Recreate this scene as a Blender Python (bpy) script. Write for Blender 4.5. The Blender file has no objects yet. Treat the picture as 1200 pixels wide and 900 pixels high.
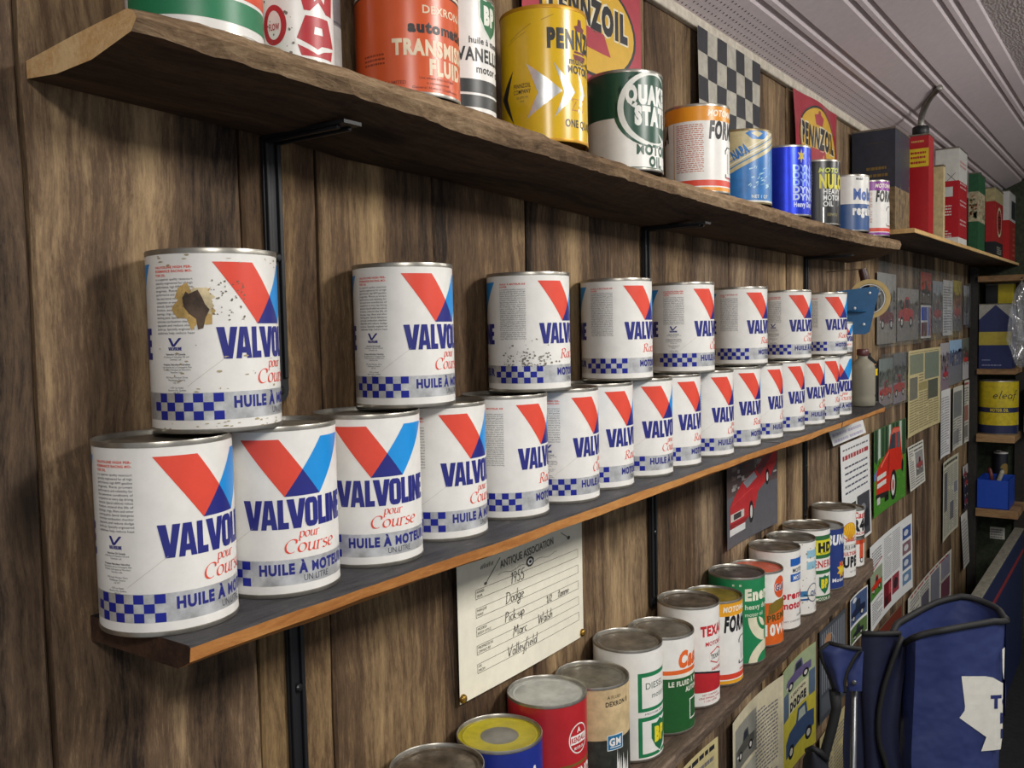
import bpy, bmesh, math, random
from mathutils import Vector, Matrix
from mathutils.geometry import tessellate_polygon
PI = math.pi
random.seed(7)
# ---------------------------------------------------------------- camera, world, lights, exposure
# frame of the place: x runs along the plank wall, the wall face is y=0 (room towards -y), z=0 is the top of the middle shelf
scene = bpy.context.scene
COL = scene.collection
cam_d = bpy.data.cameras.new('camera')
cam = bpy.data.objects.new('camera', cam_d)
COL.objects.link(cam)
EYE = Vector((0.0, -0.67445, 0.21536))
YAW, PITCH, ROLL = 0.616739659, 0.0609706718, -0.0214960981
fw = Vector((math.cos(PITCH)*math.cos(YAW), math.cos(PITCH)*math.sin(YAW), -math.sin(PITCH)))
rt = Vector((math.sin(YAW), -math.cos(YAW), 0.0))
up = rt.cross(fw)
r2 = rt*math.cos(ROLL) + up*math.sin(ROLL)
u2 = up*math.cos(ROLL) - rt*math.sin(ROLL)
mw = Matrix((r2, u2, -fw)).transposed().to_4x4()
mw.translation = EYE
cam.matrix_world = mw
cam_d.sensor_width = 36.0
cam_d.lens = 36.0*1060.0/1200.0
cam_d.clip_start = 0.02
scene.camera = cam
w = bpy.data.worlds.new('world'); scene.world = w; w.use_nodes = True
bg = w.node_tree.nodes['Background']
bg.inputs[0].default_value = (0.86, 0.88, 0.92, 1); bg.inputs[1].default_value = 0.42
def area(name, loc, sx, sy, power, col=(1, .96, .9), target=None):
    l = bpy.data.lights.new(name, 'AREA'); l.shape = 'RECTANGLE'; l.size = sx; l.size_y = sy; l.energy = power; l.color = col
    o = bpy.data.objects.new(name, l); COL.objects.link(o); o.location = loc
    if target is not None:
        d = (Vector(target)-Vector(loc)).normalized()
        o.rotation_euler = d.to_track_quat('-Z', 'Y').to_euler()
    return o
# fluorescent ceiling fittings in the room behind the camera's right shoulder, running along the wall
for x, pw in ((-.45, 26), (1.05, 34), (2.5, 24), (3.8, 9)):
    o = area('ceiling_tube', (x, -1.22, 0.89), 0.24, 0.55, pw)
    o.rotation_euler = (math.radians(20), 0, 0)
vs = scene.view_settings
scene.display_settings.display_device = 'sRGB'
vs.view_transform = 'Standard'; vs.look = 'None'; vs.exposure = -0.08; vs.gamma = 1.0; vs.use_curve_mapping = False
scene.cycles.max_bounces = 8
scene.cycles.use_denoising = True

# ---------------------------------------------------------------- helpers: colours and materials
def lin(h):
    h = h.lstrip('#')
    out = []
    for i in (0, 2, 4):
        c = int(h[i:i+2], 16)/255.0
        out.append(c/12.92 if c <= .04045 else ((c+.055)/1.055)**2.4)
    return tuple(out)+(1.0,)
MATS = {}
def M(hexc, rough=.42, metal=0.0, wear=.06, spec=.5, bump=0.0):
    """printed paper / paint / metal: one colour with a faint mottling"""
    key = (hexc, rough, metal, wear, bump)
    if key in MATS: return MATS[key]
    m = bpy.data.materials.new('paint_'+hexc.lstrip('#')); m.use_nodes = True
    nt = m.node_tree; b = nt.nodes['Principled BSDF']
    b.inputs['Roughness'].default_value = rough; b.inputs['Metallic'].default_value = metal
    b.inputs['Specular IOR Level'].default_value = spec
    c = lin(hexc)
    if wear > 0:
        tc = nt.nodes.new('ShaderNodeTexCoord'); n = nt.nodes.new('ShaderNodeTexNoise')
        n.inputs['Scale'].default_value = 55; n.inputs['Detail'].default_value = 5; n.inputs['Roughness'].default_value = .65
        nt.links.new(tc.outputs['Object'], n.inputs['Vector'])
        r = nt.nodes.new('ShaderNodeValToRGB')
        r.color_ramp.elements[0].position = .34; r.color_ramp.elements[1].position = .66
        r.color_ramp.elements[0].color = tuple(x*(1-wear*2.2) for x in c[:3])+(1,)
        r.color_ramp.elements[1].color = tuple(min(1, x*(1+wear*.6)) for x in c[:3])+(1,)
        nt.links.new(n.outputs['Fac'], r.inputs['Fac']); nt.links.new(r.outputs['Color'], b.inputs['Base Color'])
        if bump > 0:
            bp = nt.nodes.new('ShaderNodeBump'); bp.inputs['Strength'].default_value = bump; bp.inputs['Distance'].default_value = .002
            nt.links.new(n.outputs['Fac'], bp.inputs['Height']); nt.links.new(bp.outputs['Normal'], b.inputs['Normal'])
    else:
        b.inputs['Base Color'].default_value = c
    MATS[key] = m
    return m
def wood(name, dark, mid, light, stretch, rough=.75, bump=.5, attr=False, scratch=None, grain=1.0, knots=True):
    """weathered board: stretched noise grain, knots, scuffs; stretch = scale per axis"""
    m = bpy.data.materials.new(name); m.use_nodes = True
    nt = m.node_tree; N = nt.nodes.new; L = nt.links.new
    b = nt.nodes['Principled BSDF']; b.inputs['Roughness'].default_value = rough; b.inputs['Specular IOR Level'].default_value = .25
    tc = N('ShaderNodeTexCoord'); src = tc.outputs['Object']
    tone = None
    if attr:
        at = N('ShaderNodeAttribute'); at.attribute_name = 'tone'; tone = at
        vm = N('ShaderNodeVectorMath'); vm.operation = 'MULTIPLY_ADD'
        L(at.outputs['Color'], vm.inputs[0]); vm.inputs[1].default_value = (7, 5, 31); L(src, vm.inputs[2]); src = vm.outputs[0]
    # wandering grain: distort the coordinates with a slow noise first
    n0 = N('ShaderNodeTexNoise'); n0.inputs['Scale'].default_value = 5; n0.inputs['Detail'].default_value = 2
    L(src, n0.inputs['Vector'])
    mx = N('ShaderNodeVectorMath'); mx.operation = 'MULTIPLY_ADD'
    L(n0.outputs['Color'], mx.inputs[0]); mx.inputs[1].default_value = tuple(.05 if s > 8 else .0 for s in stretch); L(src, mx.inputs[2])
    def noise(sc, det, rg=.6, k=1.0):
        mp = N('ShaderNodeMapping'); mp.inputs['Scale'].default_value = tuple(s*k for s in stretch); L(mx.outputs[0], mp.inputs['Vector'])
        n = N('ShaderNodeTexNoise'); n.inputs['Scale'].default_value = sc; n.inputs['Detail'].default_value = det; n.inputs['Roughness'].default_value = rg
        L(mp.outputs[0], n.inputs['Vector']); return n.outputs['Fac']
    broad = noise(1.0, 4, .6, .45); fine0 = noise(5.0, 8, .8)
    mic = N('ShaderNodeTexNoise'); mic.inputs['Scale'].default_value = 1.0; mic.inputs['Detail'].default_value = 6; mic.inputs['Roughness'].default_value = .8
    mpm = N('ShaderNodeMapping'); mpm.inputs['Scale'].default_value = tuple(230 if s > 8 else 55 for s in stretch); L(src, mpm.inputs['Vector']); L(mpm.outputs[0], mic.inputs['Vector'])
    fm_ = N('ShaderNodeMath'); fm_.operation = 'MULTIPLY_ADD'; L(mic.outputs['Fac'], fm_.inputs[0]); fm_.inputs[1].default_value = .55; L(fine0, fm_.inputs[2])
    sb_ = N('ShaderNodeMath'); sb_.operation = 'SUBTRACT'; L(fm_.outputs[0], sb_.inputs[0]); sb_.inputs[1].default_value = .275; fine = sb_.outputs[0]
    add = N('ShaderNodeMath'); add.operation = 'MULTIPLY_ADD'; L(fine, add.inputs[0]); add.inputs[1].default_value = .62*grain; L(broad, add.inputs[2])
    mr = N('ShaderNodeMapRange'); L(add.outputs[0], mr.inputs[0]); mr.inputs[1].default_value = .48+.2*grain*.5; mr.inputs[2].default_value = .9+.18*grain*.5
    ramp = N('ShaderNodeValToRGB'); e = ramp.color_ramp.elements
    e[0].color = lin(dark); e[1].color = lin(light); k = e.new(.45); k.color = lin(mid)
    L(mr.outputs[0], ramp.inputs[0]); col = ramp.outputs[0]
    def mixc(fac, a, bcol, mode='MIX'):
        mm = N('ShaderNodeMix'); mm.data_type = 'RGBA'; mm.blend_type = mode
        if isinstance(fac, float): mm.inputs[0].default_value = fac
        else: L(fac, mm.inputs[0])
        L(a, mm.inputs[6])
        if isinstance(bcol, tuple): mm.inputs[7].default_value = bcol
        else: L(bcol, mm.inputs[7])
        return mm.outputs[2]
    if attr:
        sep = N('ShaderNodeSeparateColor'); L(tone.outputs['Color'], sep.inputs[0])
        m2 = N('ShaderNodeMapRange'); L(sep.outputs[0], m2.inputs[0]); m2.inputs[3].default_value = .55; m2.inputs[4].default_value = 1.45
        hs = N('ShaderNodeHueSaturation'); L(col, hs.inputs['Color']); L(m2.outputs[0], hs.inputs['Value'])
        m3 = N('ShaderNodeMapRange'); L(sep.outputs[1], m3.inputs[0]); m3.inputs[3].default_value = .72; m3.inputs[4].default_value = 1.22
        L(m3.outputs[0], hs.inputs['Saturation']); col = hs.outputs[0]
    if knots:
        mp = N('ShaderNodeMapping'); mp.inputs['Scale'].default_value = tuple(7.5 if s > 8 else 3.0 for s in stretch); L(src, mp.inputs['Vector'])
        v = N('ShaderNodeTexVoronoi'); v.inputs['Scale'].default_value = 1.0; L(mp.outputs[0], v.inputs['Vector'])
        kr = N('ShaderNodeMapRange'); L(v.outputs['Distance'], kr.inputs[0]); kr.inputs[1].default_value = .06; kr.inputs[2].default_value = .15
        kr.inputs[3].default_value = .85; kr.inputs[4].default_value = 0.0
        col = mixc(kr.outputs[0], col, tuple(x*.55 for x in lin(dark)[:3])+(1,))
    if scratch:
        n2 = N('ShaderNodeTexNoise'); n2.inputs['Scale'].default_value = 42; n2.inputs['Detail'].default_value = 8; n2.inputs['Roughness'].default_value = .8
        mp2 = N('ShaderNodeMapping'); mp2.inputs['Scale'].default_value = tuple(1.0 if s > 8 else .25 for s in stretch); L(src, mp2.inputs['Vector'])
        L(mp2.outputs[0], n2.inputs['Vector'])
        r2_ = N('ShaderNodeMapRange'); L(n2.outputs['Fac'], r2_.inputs[0]); r2_.inputs[1].default_value = scratch[1]; r2_.inputs[2].default_value = scratch[1]+.09
        col = mixc(r2_.outputs[0], col, lin(scratch[0]))
    L(col, b.inputs['Base Color'])
    bp = N('ShaderNodeBump'); bp.inputs['Strength'].default_value = bump; bp.inputs['Distance'].default_value = .0025
    L(add.outputs[0], bp.inputs['Height']); L(bp.outputs['Normal'], b.inputs['Normal'])
    return m
def clear_plastic(name, rough=.12, tint=(.98, .985, .99, 1), dens=.035):
    m = bpy.data.materials.new(name); m.use_nodes = True; nt = m.node_tree; nt.nodes.clear(); N = nt.nodes.new; L = nt.links.new
    out = N('ShaderNodeOutputMaterial'); tr = N('ShaderNodeBsdfTransparent'); tr.inputs[0].default_value = tint
    gl = N('ShaderNodeBsdfGlossy'); gl.inputs['Roughness'].default_value = rough; gl.inputs[0].default_value = (1, 1, 1, 1)
    df = N('ShaderNodeBsdfDiffuse'); df.inputs[0].default_value = (.8, .82, .84, 1)
    tc = N('ShaderNodeTexCoord'); n = N('ShaderNodeTexNoise'); n.inputs['Scale'].default_value = 16; n.inputs['Detail'].default_value = 3; n.inputs['Distortion'].default_value = .6
    L(tc.outputs['Object'], n.inputs['Vector']); bp = N('ShaderNodeBump'); bp.inputs['Strength'].default_value = .55; bp.inputs['Distance'].default_value = .02
    L(n.outputs['Fac'], bp.inputs['Height']); L(bp.outputs['Normal'], gl.inputs['Normal'])
    lw = N('ShaderNodeLayerWeight'); lw.inputs[0].default_value = .25; L(bp.outputs['Normal'], lw.inputs['Normal'])
    pw_ = N('ShaderNodeMath'); pw_.operation = 'POWER'; L(lw.outputs['Facing'], pw_.inputs[0]); pw_.inputs[1].default_value = 4.0
    fr = N('ShaderNodeMath'); fr.operation = 'MULTIPLY_ADD'; L(pw_.outputs[0], fr.inputs[0]); fr.inputs[1].default_value = .55; fr.inputs[2].default_value = .13
    m1 = N('ShaderNodeMixShader'); m1.inputs[0].default_value = dens; L(tr.outputs[0], m1.inputs[1]); L(df.outputs[0], m1.inputs[2])
    m2 = N('ShaderNodeMixShader'); L(fr.outputs[0], m2.inputs[0]); L(m1.outputs[0], m2.inputs[1]); L(gl.outputs[0], m2.inputs[2])
    L(m2.outputs[0], out.inputs[0]); return m

# ---------------------------------------------------------------- helpers: objects
def props(o, label=None, category=None, group=None, kind=None):
    if label: o['label'] = label
    if category: o["category"] = category
    if group: o['group'] = group
    if kind: o['kind'] = kind
    return o
def empty(name, loc, rz=0.0, **k):
    o = bpy.data.objects.new(name, None); COL.objects.link(o); o.location = loc; o.rotation_euler = (0, 0, rz); o.empty_display_size = .02
    return props(o, **k)
def link(name, me, parent=None, loc=(0, 0, 0), **k):
    o = bpy.data.objects.new(name, me); COL.objects.link(o); o.location = loc
    if parent is not None: o.parent = parent
    return props(o, **k)
def mesh(name, verts, faces, mats, mi=None, smooth=False):
    me = bpy.data.meshes.new(name); me.from_pydata([tuple(v) for v in verts], [], faces)
    for m in mats: me.materials.append(m)
    if mi: me.polygons.foreach_set('material_index', mi)
    if smooth: me.polygons.foreach_set('use_smooth', [True]*len(me.polygons))
    me.update(); return me
class MB:
    """collects boxes, tubes, prisms into one mesh"""
    def __init__(s): s.v = []; s.f = []; s.m = []; s.mats = []
    def mat(s, m):
        if m not in s.mats: s.mats.append(m)
        return s.mats.index(m)
    def add(s, v, f, m):
        o = len(s.v); s.v += [tuple(x) for x in v]; i = s.mat(m)
        for q in f: s.f.append([o+k for k in q]); s.m.append(i)
        return s
    def box(s, a, b, m, bev=0.0):
        x0, y0, z0 = a; x1, y1, z1 = b
        bm = bmesh.new(); bmesh.ops.create_cube(bm, size=1.0)
        for v in bm.verts:
            v.co = Vector(((x0+x1)/2+v.co.x*(x1-x0), (y0+y1)/2+v.co.y*(y1-y0), (z0+z1)/2+v.co.z*(z1-z0)))
        if bev > 0: bmesh.ops.bevel(bm, geom=bm.edges[:], offset=bev, segments=2, affect='EDGES', profile=.5)
        bm.verts.index_update()
        s.add([v.co for v in bm.verts], [[v.index for v in f.verts] for f in bm.faces], m); bm.free(); return s
    def tube(s, pts, r, m, seg=10, cap=True):
        pts = [Vector(p) for p in pts]; rs = r if isinstance(r, (list, tuple)) else [r]*len(pts)
        V = []; F = []; prev = None
        for i, p in enumerate(pts):
            t = (pts[min(i+1, len(pts)-1)]-pts[max(i-1, 0)]).normalized()
            if prev is None:
                a = Vector((0, 0, 1)) if abs(t.z) < .9 else Vector((1, 0, 0)); n = t.cross(a).normalized()
            else: n = (prev-t*prev.dot(t)).normalized()
            prev = n; bt = t.cross(n)
            for k in range(seg):
                an = 2*PI*k/seg; V.append(p+(n*math.cos(an)+bt*math.sin(an))*rs[i])
        for i in range(len(pts)-1):
            for k in range(seg):
                a = i*seg+k; b2 = i*seg+(k+1) % seg; F.append([a, b2, b2+seg, a+seg])
        if cap: F.append(list(range(seg))[::-1]); F.append([(len(pts)-1)*seg+k for k in range(seg)])
        return s.add(V, F, m)
    def lathe(s, prof, m, seg=40, c=(0, 0, 0)):
        V = []; F = []; n = len(prof)
        for r, z in prof:
            for k in range(seg):
                a = 2*PI*k/seg; V.append((c[0]+r*math.cos(a), c[1]+r*math.sin(a), c[2]+z))
        for i in range(n-1):
            for k in range(seg):
                a = i*seg+k; b2 = i*seg+(k+1) % seg; F.append([a, b2, b2+seg, a+seg])
        return s.add(V, F, m)
    def prism(s, poly, d0, d1, m, axis='y'):
        """poly in the plane normal to axis, extruded from d0 to d1"""
        def P(a, b2, d): return {'y': (a, d, b2), 'x': (d, a, b2), 'z': (a, b2, d)}[axis]
        n = len(poly); V = [P(a, b2, d0) for a, b2 in poly]+[P(a, b2, d1) for a, b2 in poly]
        tr = tessellate_polygon([[Vector((a, b2, 0)) for a, b2 in poly]])
        F = [list(t) for t in tr]+[[i+n for i in t] for t in tr]+[[i, (i+1) % n, (i+1) % n+n, i+n] for i in range(n)]
        return s.add(V, F, m)
    def mesh(s, name, smooth=False, ang=None):
        me = mesh(name, s.v, s.f, s.mats, s.m, smooth)
        bm = bmesh.new(); bm.from_mesh(me); bmesh.ops.recalc_face_normals(bm, faces=bm.faces[:]); bm.to_mesh(me); bm.free()
        if ang is not None:
            me.polygons.foreach_set('use_smooth', [True]*len(me.polygons))
            me.set_sharp_from_angle(angle=math.radians(ang))
        return me
    def obj(s, name, parent=None, loc=(0, 0, 0), smooth=False, ang=None, **k):
        return link(name, s.mesh(name, smooth, ang), parent, loc, **k)

# ---------------------------------------------------------------- helpers: printing (flat shapes in mm laid on a can wall or a sheet)
GL = {}
def glyph(ch, b):
    b = min(b, {'M': .03, 'W': .03, 'N': .05, 'm': .03, 'w': .03}.get(ch, 1))
    if (ch, b) in GL: return GL[(ch, b)]
    def conv(s, off):
        c = bpy.data.curves.new('glyphs', 'FONT'); c.body = s; c.offset = off; c.resolution_u = 3; c.fill_mode = 'BOTH'
        o = bpy.data.objects.new('glyphs', c); COL.objects.link(o)
        dg = bpy.context.evaluated_depsgraph_get(); ev = o.evaluated_get(dg); me = ev.to_mesh(); me.calc_loop_triangles()
        vs_ = [(v.co.x, v.co.y) for v in me.vertices]; tr = [[vs_[i] for i in t.vertices] for t in me.loop_triangles]
        ev.to_mesh_clear(); bpy.data.objects.remove(o); bpy.data.curves.remove(c)
        return tr, vs_
    def wid(s):
        v = conv(s, 0)[1]; return max(p[0] for p in v)-min(p[0] for p in v)
    if 'cap' not in GL: GL['cap'] = max(p[1] for p in conv('H', 0)[1]); GL['HH'] = wid('HH')
    adv = wid('H'+ch+'H')-GL['HH']
    GL[(ch, b)] = (conv(ch, b)[0] if ch != ' ' else [], adv+b*1.6)
    return GL[(ch, b)]
def text_tris(s, cap, b=0.0, sx=1.0, sh=0.0, track=0.0):
    x = 0.0; out = []
    for ch in s:
        tr, adv = glyph(ch, b); k = cap/GL['cap']
        for t in tr: out.append([((x+px)*k*sx+sh*py*k, py*k) for px, py in t])
        x += adv+track
    return out, x*cap/GL['cap']*sx
def arc(cx, cy, rx, ry, a0, a1, n=14):
    return [(cx+rx*math.cos(math.radians(a0+(a1-a0)*i/n)), cy+ry*math.sin(math.radians(a0+(a1-a0)*i/n))) for i in range(n+1)]
BLK = {  # heavy poster capitals in a unit box: (width, outline, hole)
 'V': (17.5, [(0, 1), (.38, 1), (.53, .40), (.66, 1), (1, 1), (.72, 0), (.32, 0)], None),
 'A': (14.5, [(0, 0), (.27, 1), (.74, 1), (1, 0), (.67, 0), (.63, .17), (.37, .17), (.33, 0)], [(.43, .36), (.58, .36), (.505, .76)]),
 'L': (9.5, [(0, 0), (0, 1), (.52, 1), (.52, .22), (1, .22), (1, 0)], None),
 'O': (13.5, [(0, .2), (.12, .05), (.3, 0), (.7, 0), (.88, .05), (1, .2), (1, .8), (.88, .95), (.7, 1), (.3, 1), (.12, .95), (0, .8)], [(.39, .2), (.61, .2), (.61, .8), (.39, .8)]),
 'I': (5.5, [(0, 0), (1, 0), (1, 1), (0, 1)], None),
 'N': (12.5, [(0, 0), (0, 1), (.36, 1), (.64, .48), (.64, 1), (1, 1), (1, 0), (.64, 0), (.36, .5), (.36, 0)], None),
 'E': (10, [(0, 0), (0, 1), (1, 1), (1, .79), (.5, .79), (.5, .62), (.92, .62), (.92, .41), (.5, .41), (.5, .21), (1, .21), (1, 0)], None)}
NIB = {  # slanted book hand, pen strokes in x-height units: (advance, strokes)
 'C': (1.35, [arc(.72, .75, .62, .77, 55, 305, 20), [(1.08, 1.38), (1.12, 1.05)]]),
 'o': (.98, [arc(.46, .5, .40, .5, 0, 360, 20)]),
 'u': (1.05, [[(.02, .9), (.2, .98), (.2, .3)]+arc(.44, .26, .24, .26, 180, 330, 8)+[(.78, .4)], [(.8, .98), (.8, .12), (.9, .02), (1.0, .1)]]),
 'r': (.82, [[(.02, .9), (.2, .98), (.2, 0)], [(.2, .6)]+arc(.5, .72, .28, .26, 170, 40, 7), [(.02, 0), (.36, 0)]]),
 's': (.78, [arc(.38, .74, .27, .25, 40, 200, 8)+[(.38, .5)]+arc(.36, .25, .29, .26, 60, -150, 10)]),
 'e': (.92, [[(.1, .45), (.8, .62)]+arc(.46, .58, .36, .42, 5, 170, 10)+arc(.47, .45, .38, .46, 160, 318, 10)]),
 'p': (1.0, [[(.02, .9), (.18, .98), (.18, -.5)], arc(.48, .5, .38, .5, 160, -160, 16), [(.02, -.5), (.4, -.5)]]),
 'a': (1.0, [arc(.44, .45, .36, .46, 20, 350, 18), [(.8, .95), (.8, .12), (.9, .02), (1.0, .1)]]),
 'c': (.85, [arc(.46, .5, .38, .5, 50, 310, 16)]),
 'i': (.5, [[(.02, .9), (.2, .98), (.2, .12), (.32, .02), (.42, .1)], [(.2, 1.35), (.24, 1.42)]]),
 'n': (1.08, [[(.02, .9), (.2, .98), (.2, 0)], [(.2, .6)]+arc(.5, .68, .3, .3, 170, 0, 8)+[(.8, .12), (.9, .02), (1.02, .1)]]),
 'g': (.95, [arc(.42, .62, .32, .34, 0, 360, 16), arc(.44, -.08, .38, .32, 60, 420, 18), [(.62, .95), (.9, 1.02)]]),
 'R': (1.35, [[(.25, 1.45), (.25, 0)], [(.0, 1.2)]+arc(.5, 1.1, .5, .36, 150, -95, 14)+[(.3, .74)], [(.55, .74), (.95, .15), (1.2, .0), (1.3, .12)], [(.02, 0), (.45, 0)]])}
HAND = {  # ball-pen handwriting: (advance, strokes), height 1 = capital
 '1': (.4, [[(.1, .75), (.28, 1), (.22, 0)]]),
 '9': (.6, [arc(.28, .72, .2, .26, 20, 380, 10), [(.48, .85), (.36, 0)]]),
 '5': (.6, [[(.55, .98), (.2, .95), (.14, .55)]+arc(.26, .3, .22, .28, 80, -150, 9)]),
 '2': (.5, [arc(.2, .75, .18, .22, 150, -30, 7)+[(.02, .02), (.45, .05)]]),
 'D': (.8, [[(.15, .95), (.1, .02)], [(.0, .93)]+arc(.12, .5, .58, .46, 80, -85, 12)+[(.0, .02)]]),
 'o': (.5, [arc(.22, .25, .19, .24, 60, 420, 10)]),
 'd': (.55, [arc(.22, .25, .19, .24, 40, 380, 10), [(.5, 1.0), (.42, .02)]]),
 'g': (.55, [arc(.22, .28, .19, .22, 30, 390, 10), [(.42, .5), (.38, -.3), (.15, -.42), (.0, -.2), (.5, .1)]]),
 'e': (.48, [[(.06, .24), (.38, .3)]+arc(.22, .27, .17, .22, 10, 310, 10)]),
 'P': (.65, [[(.15, .95), (.08, 0)], [(.05, .9)]+arc(.2, .72, .36, .25, 80, -100, 9)]),
 'i': (.28, [[(.12, .48), (.1, .02), (.22, .05)], [(.14, .7), (.16, .74)]]),
 'c': (.45, [arc(.24, .25, .19, .24, 50, 310, 9)]),
 'k': (.52, [[(.12, 1.0), (.08, 0)], [(.42, .5), (.1, .22), (.46, .0)]]),
 '-': (.4, [[(.08, .3), (.34, .32)]]),
 'u': (.52, [[(.05, .48), (.06, .1), (.2, .02), (.38, .2), (.42, .48), (.4, .05), (.5, .03)]]),
 'p': (.55, [[(.1, .48), (.04, -.4)], arc(.26, .26, .2, .22, 160, -170, 10)]),
 '/': (.4, [[(.38, 1.0), (.0, -.1)]]),
 't': (.4, [[(.2, .9), (.14, .05), (.28, .02)], [(.0, .6), (.36, .64)]]),
 'n': (.52, [[(.06, .48), (.05, 0)], [(.06, .3), (.22, .48), (.36, .44), (.38, .02), (.48, .04)]]),
 'M': (.95, [[(.0, 0), (.16, .98), (.4, .3), (.68, 1.0), (.78, 0)]]),
 'a': (.52, [arc(.22, .25, .19, .24, 30, 370, 10), [(.42, .46), (.4, .04), (.5, .03)]]),
 'r': (.42, [[(.08, .48), (.06, 0)], [(.07, .3), (.2, .46), (.36, .44)]]),
 'W': (1.0, [[(.02, .95), (.2, 0), (.46, .7), (.62, .0), (.92, 1.0)]]),
 'l': (.26, [[(.14, 1.0), (.08, .04), (.2, .02)]]),
 's': (.42, [[(.34, .46), (.12, .42), (.1, .3), (.32, .18), (.28, .02), (.04, .04)]]),
 'h': (.52, [[(.14, 1.0), (.05, 0)], [(.07, .28), (.24, .48), (.36, .4), (.36, .0)]]),
 'V': (.7, [[(.0, .95), (.22, 0), (.66, 1.05)]]),
 'y': (.52, [[(.06, .48), (.14, .1), (.38, .14)], [(.46, .5), (.3, -.4), (.1, -.4)]]),
 'f': (.42, [[(.42, .95), (.26, .98), (.18, .6), (.08, -.3)], [(.02, .46), (.38, .5)]]),
 ' ': (.45, [])}
class Dsn:
    def __init__(s, base, R=50.2, h=140.5): s.R = R; s.h = h; s.base = base; s.t = []; s.mats = [base]; s.rn = random.Random(len(GL)+int(h*7))
    def u(s, deg): return s.R*math.radians(deg)
    def _m(s, m):
        if isinstance(m, str): m = M(m)
        if m not in s.mats: s.mats.append(m)
        return s.mats.index(m)
    def tri(s, ts, m, layer):
        i = s._m(m); s.t += [(t, i, layer) for t in ts]
    def rect(s, u0, u1, z0, z1, m, layer=1): s.tri([[(u0, z0), (u1, z0), (u1, z1)], [(u0, z0), (u1, z1), (u0, z1)]], m, layer)
    def band(s, z0, z1, m, layer=1): s.rect(0, 2*PI*s.R, z0, z1, m, layer)
    def poly(s, pts, m, layer=2, hole=None):
        loops = [[Vector((a, b, 0)) for a, b in pts]]+([[Vector((a, b, 0)) for a, b in hole]] if hole else [])
        flat = [p for lp in loops for p in lp]
        s.tri([[(flat[i].x, flat[i].y) for i in t] for t in tessellate_polygon(loops)], m, layer)
    def ell(s, cu, cz, ru, rz, m, layer=2): s.poly(arc(cu, cz, ru, rz, 0, 360, 36)[:-1], m, layer)
    def ring(s, cu, cz, ru, rz, t, m, layer=3):
        a = arc(cu, cz, ru, rz, 0, 360, 36); b = arc(cu, cz, ru-t, rz-t, 0, 360, 36)
        for i in range(36): s.tri([[a[i], a[i+1], b[i+1]], [a[i], b[i+1], b[i]]], m, layer)
    def text(s, st, u, z, cap, m, b=0.0, w=None, sx=1.0, sh=0.0, rot=0.0, al='L', layer=4, track=0.0):
        ts, wd = text_tris(st, cap, b, sx, sh, track)
        k = 1.0 if w is None else w/wd
        off = -wd*k*(.5 if al == 'C' else 1.0 if al == 'R' else 0.0)
        c, sn = math.cos(math.radians(rot)), math.sin(math.radians(rot))
        s.tri([[(u+(px*k+off)*c-py*sn, z+(px*k+off)*sn+py*c) for px, py in t] for t in ts], m, layer)
    def stroke(s, pts, nx, ny, m, layer=4):
        for p, q in zip(pts, pts[1:]):
            a, b, c, d = (p[0]-nx, p[1]-ny), (p[0]+nx, p[1]+ny), (q[0]+nx, q[1]+ny), (q[0]-nx, q[1]-ny)
            s.tri([[a, b, c], [a, c, d]], m, layer)
    def line(s, p, q, wd, m, layer=3):
        dx, dy = q[0]-p[0], q[1]-p[1]; L = math.hypot(dx, dy) or 1; s.stroke([p, q], -dy/L*wd/2, dx/L*wd/2, m, layer)
    def pl(s, pts, wd, m, layer=3):
        for p, q in zip(pts, pts[1:]): s.line(p, q, wd, m, layer)
    def block(s, st, u, z, hgt, wtot, m, layer=4, gap=.35):
        KERN = {'VA': -1.9, 'AL': .45, 'LV': -1.5, 'VO': -.8, 'OL': .5, 'LI': .4, 'IN': .55, 'NE': .55}
        kn = [KERN.get(p+q, gap) for p, q in zip(st, st[1:])]+[0]
        tot = sum(BLK[c][0] for c in st)+sum(kn); k = wtot/tot; x = u
        for c, g in zip(st, kn):
            wd, o, hl = BLK[c]; f = lambda pts: [(x+a*wd*k, z+b*hgt) for a, b in pts]
            s.poly(f(o), m, layer, f(hl) if hl else None); x += (wd+g)*k
    def nib(s, st, u, z, xh, m, sx=1.0, sh=.22, pen=.12, layer=4):
        x = u
        for c in st:
            adv, ss = NIB[c]
            for p in ss: s.stroke([(x+a*xh*sx+sh*b*xh, z+b*xh) for a, b in p], pen*xh*.9, pen*xh*.38, m, layer); s.stroke([(x+a*xh*sx+sh*b*xh, z+b*xh) for a, b in p], pen*xh*.05, pen*xh*.3, m, layer)
            x += adv*xh*sx
        return x
    def hand(s, st, u, z, cap, m, pen=.6, sx=1.0, sh=.2, layer=5, rot=0.0):
        x = 0.0; c_, s_ = math.cos(math.radians(rot)), math.sin(math.radians(rot))
        for c in st:
            adv, ss = HAND[c]
            for p in ss:
                q = [((x+a*sx+sh*b)*cap, b*cap) for a, b in p]
                s.pl([(u+a*c_-b*s_, z+a*s_+b*c_) for a, b in q], pen, m, layer)
            x += adv*sx
    def lines(s, u0, u1, z0, z1, n, m, dens=.9, layer=3, th=.45):
        """a column of body copy too small to read: rows broken into words"""
        p = (z1-z0)/n
        for i in range(n):
            z = z1-(i+1)*p; x = u0; end = u1 if s.rn.random() < dens else u0+(u1-u0)*s.rn.uniform(.4, .9)
            while x < end-.02*(u1-u0):
                wd = min(s.rn.uniform(.05, .17)*(u1-u0), end-x); s.rect(x, x+wd, z+p*.25, z+p*(.25+th), m, layer); x += wd+.03*(u1-u0)
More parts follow.
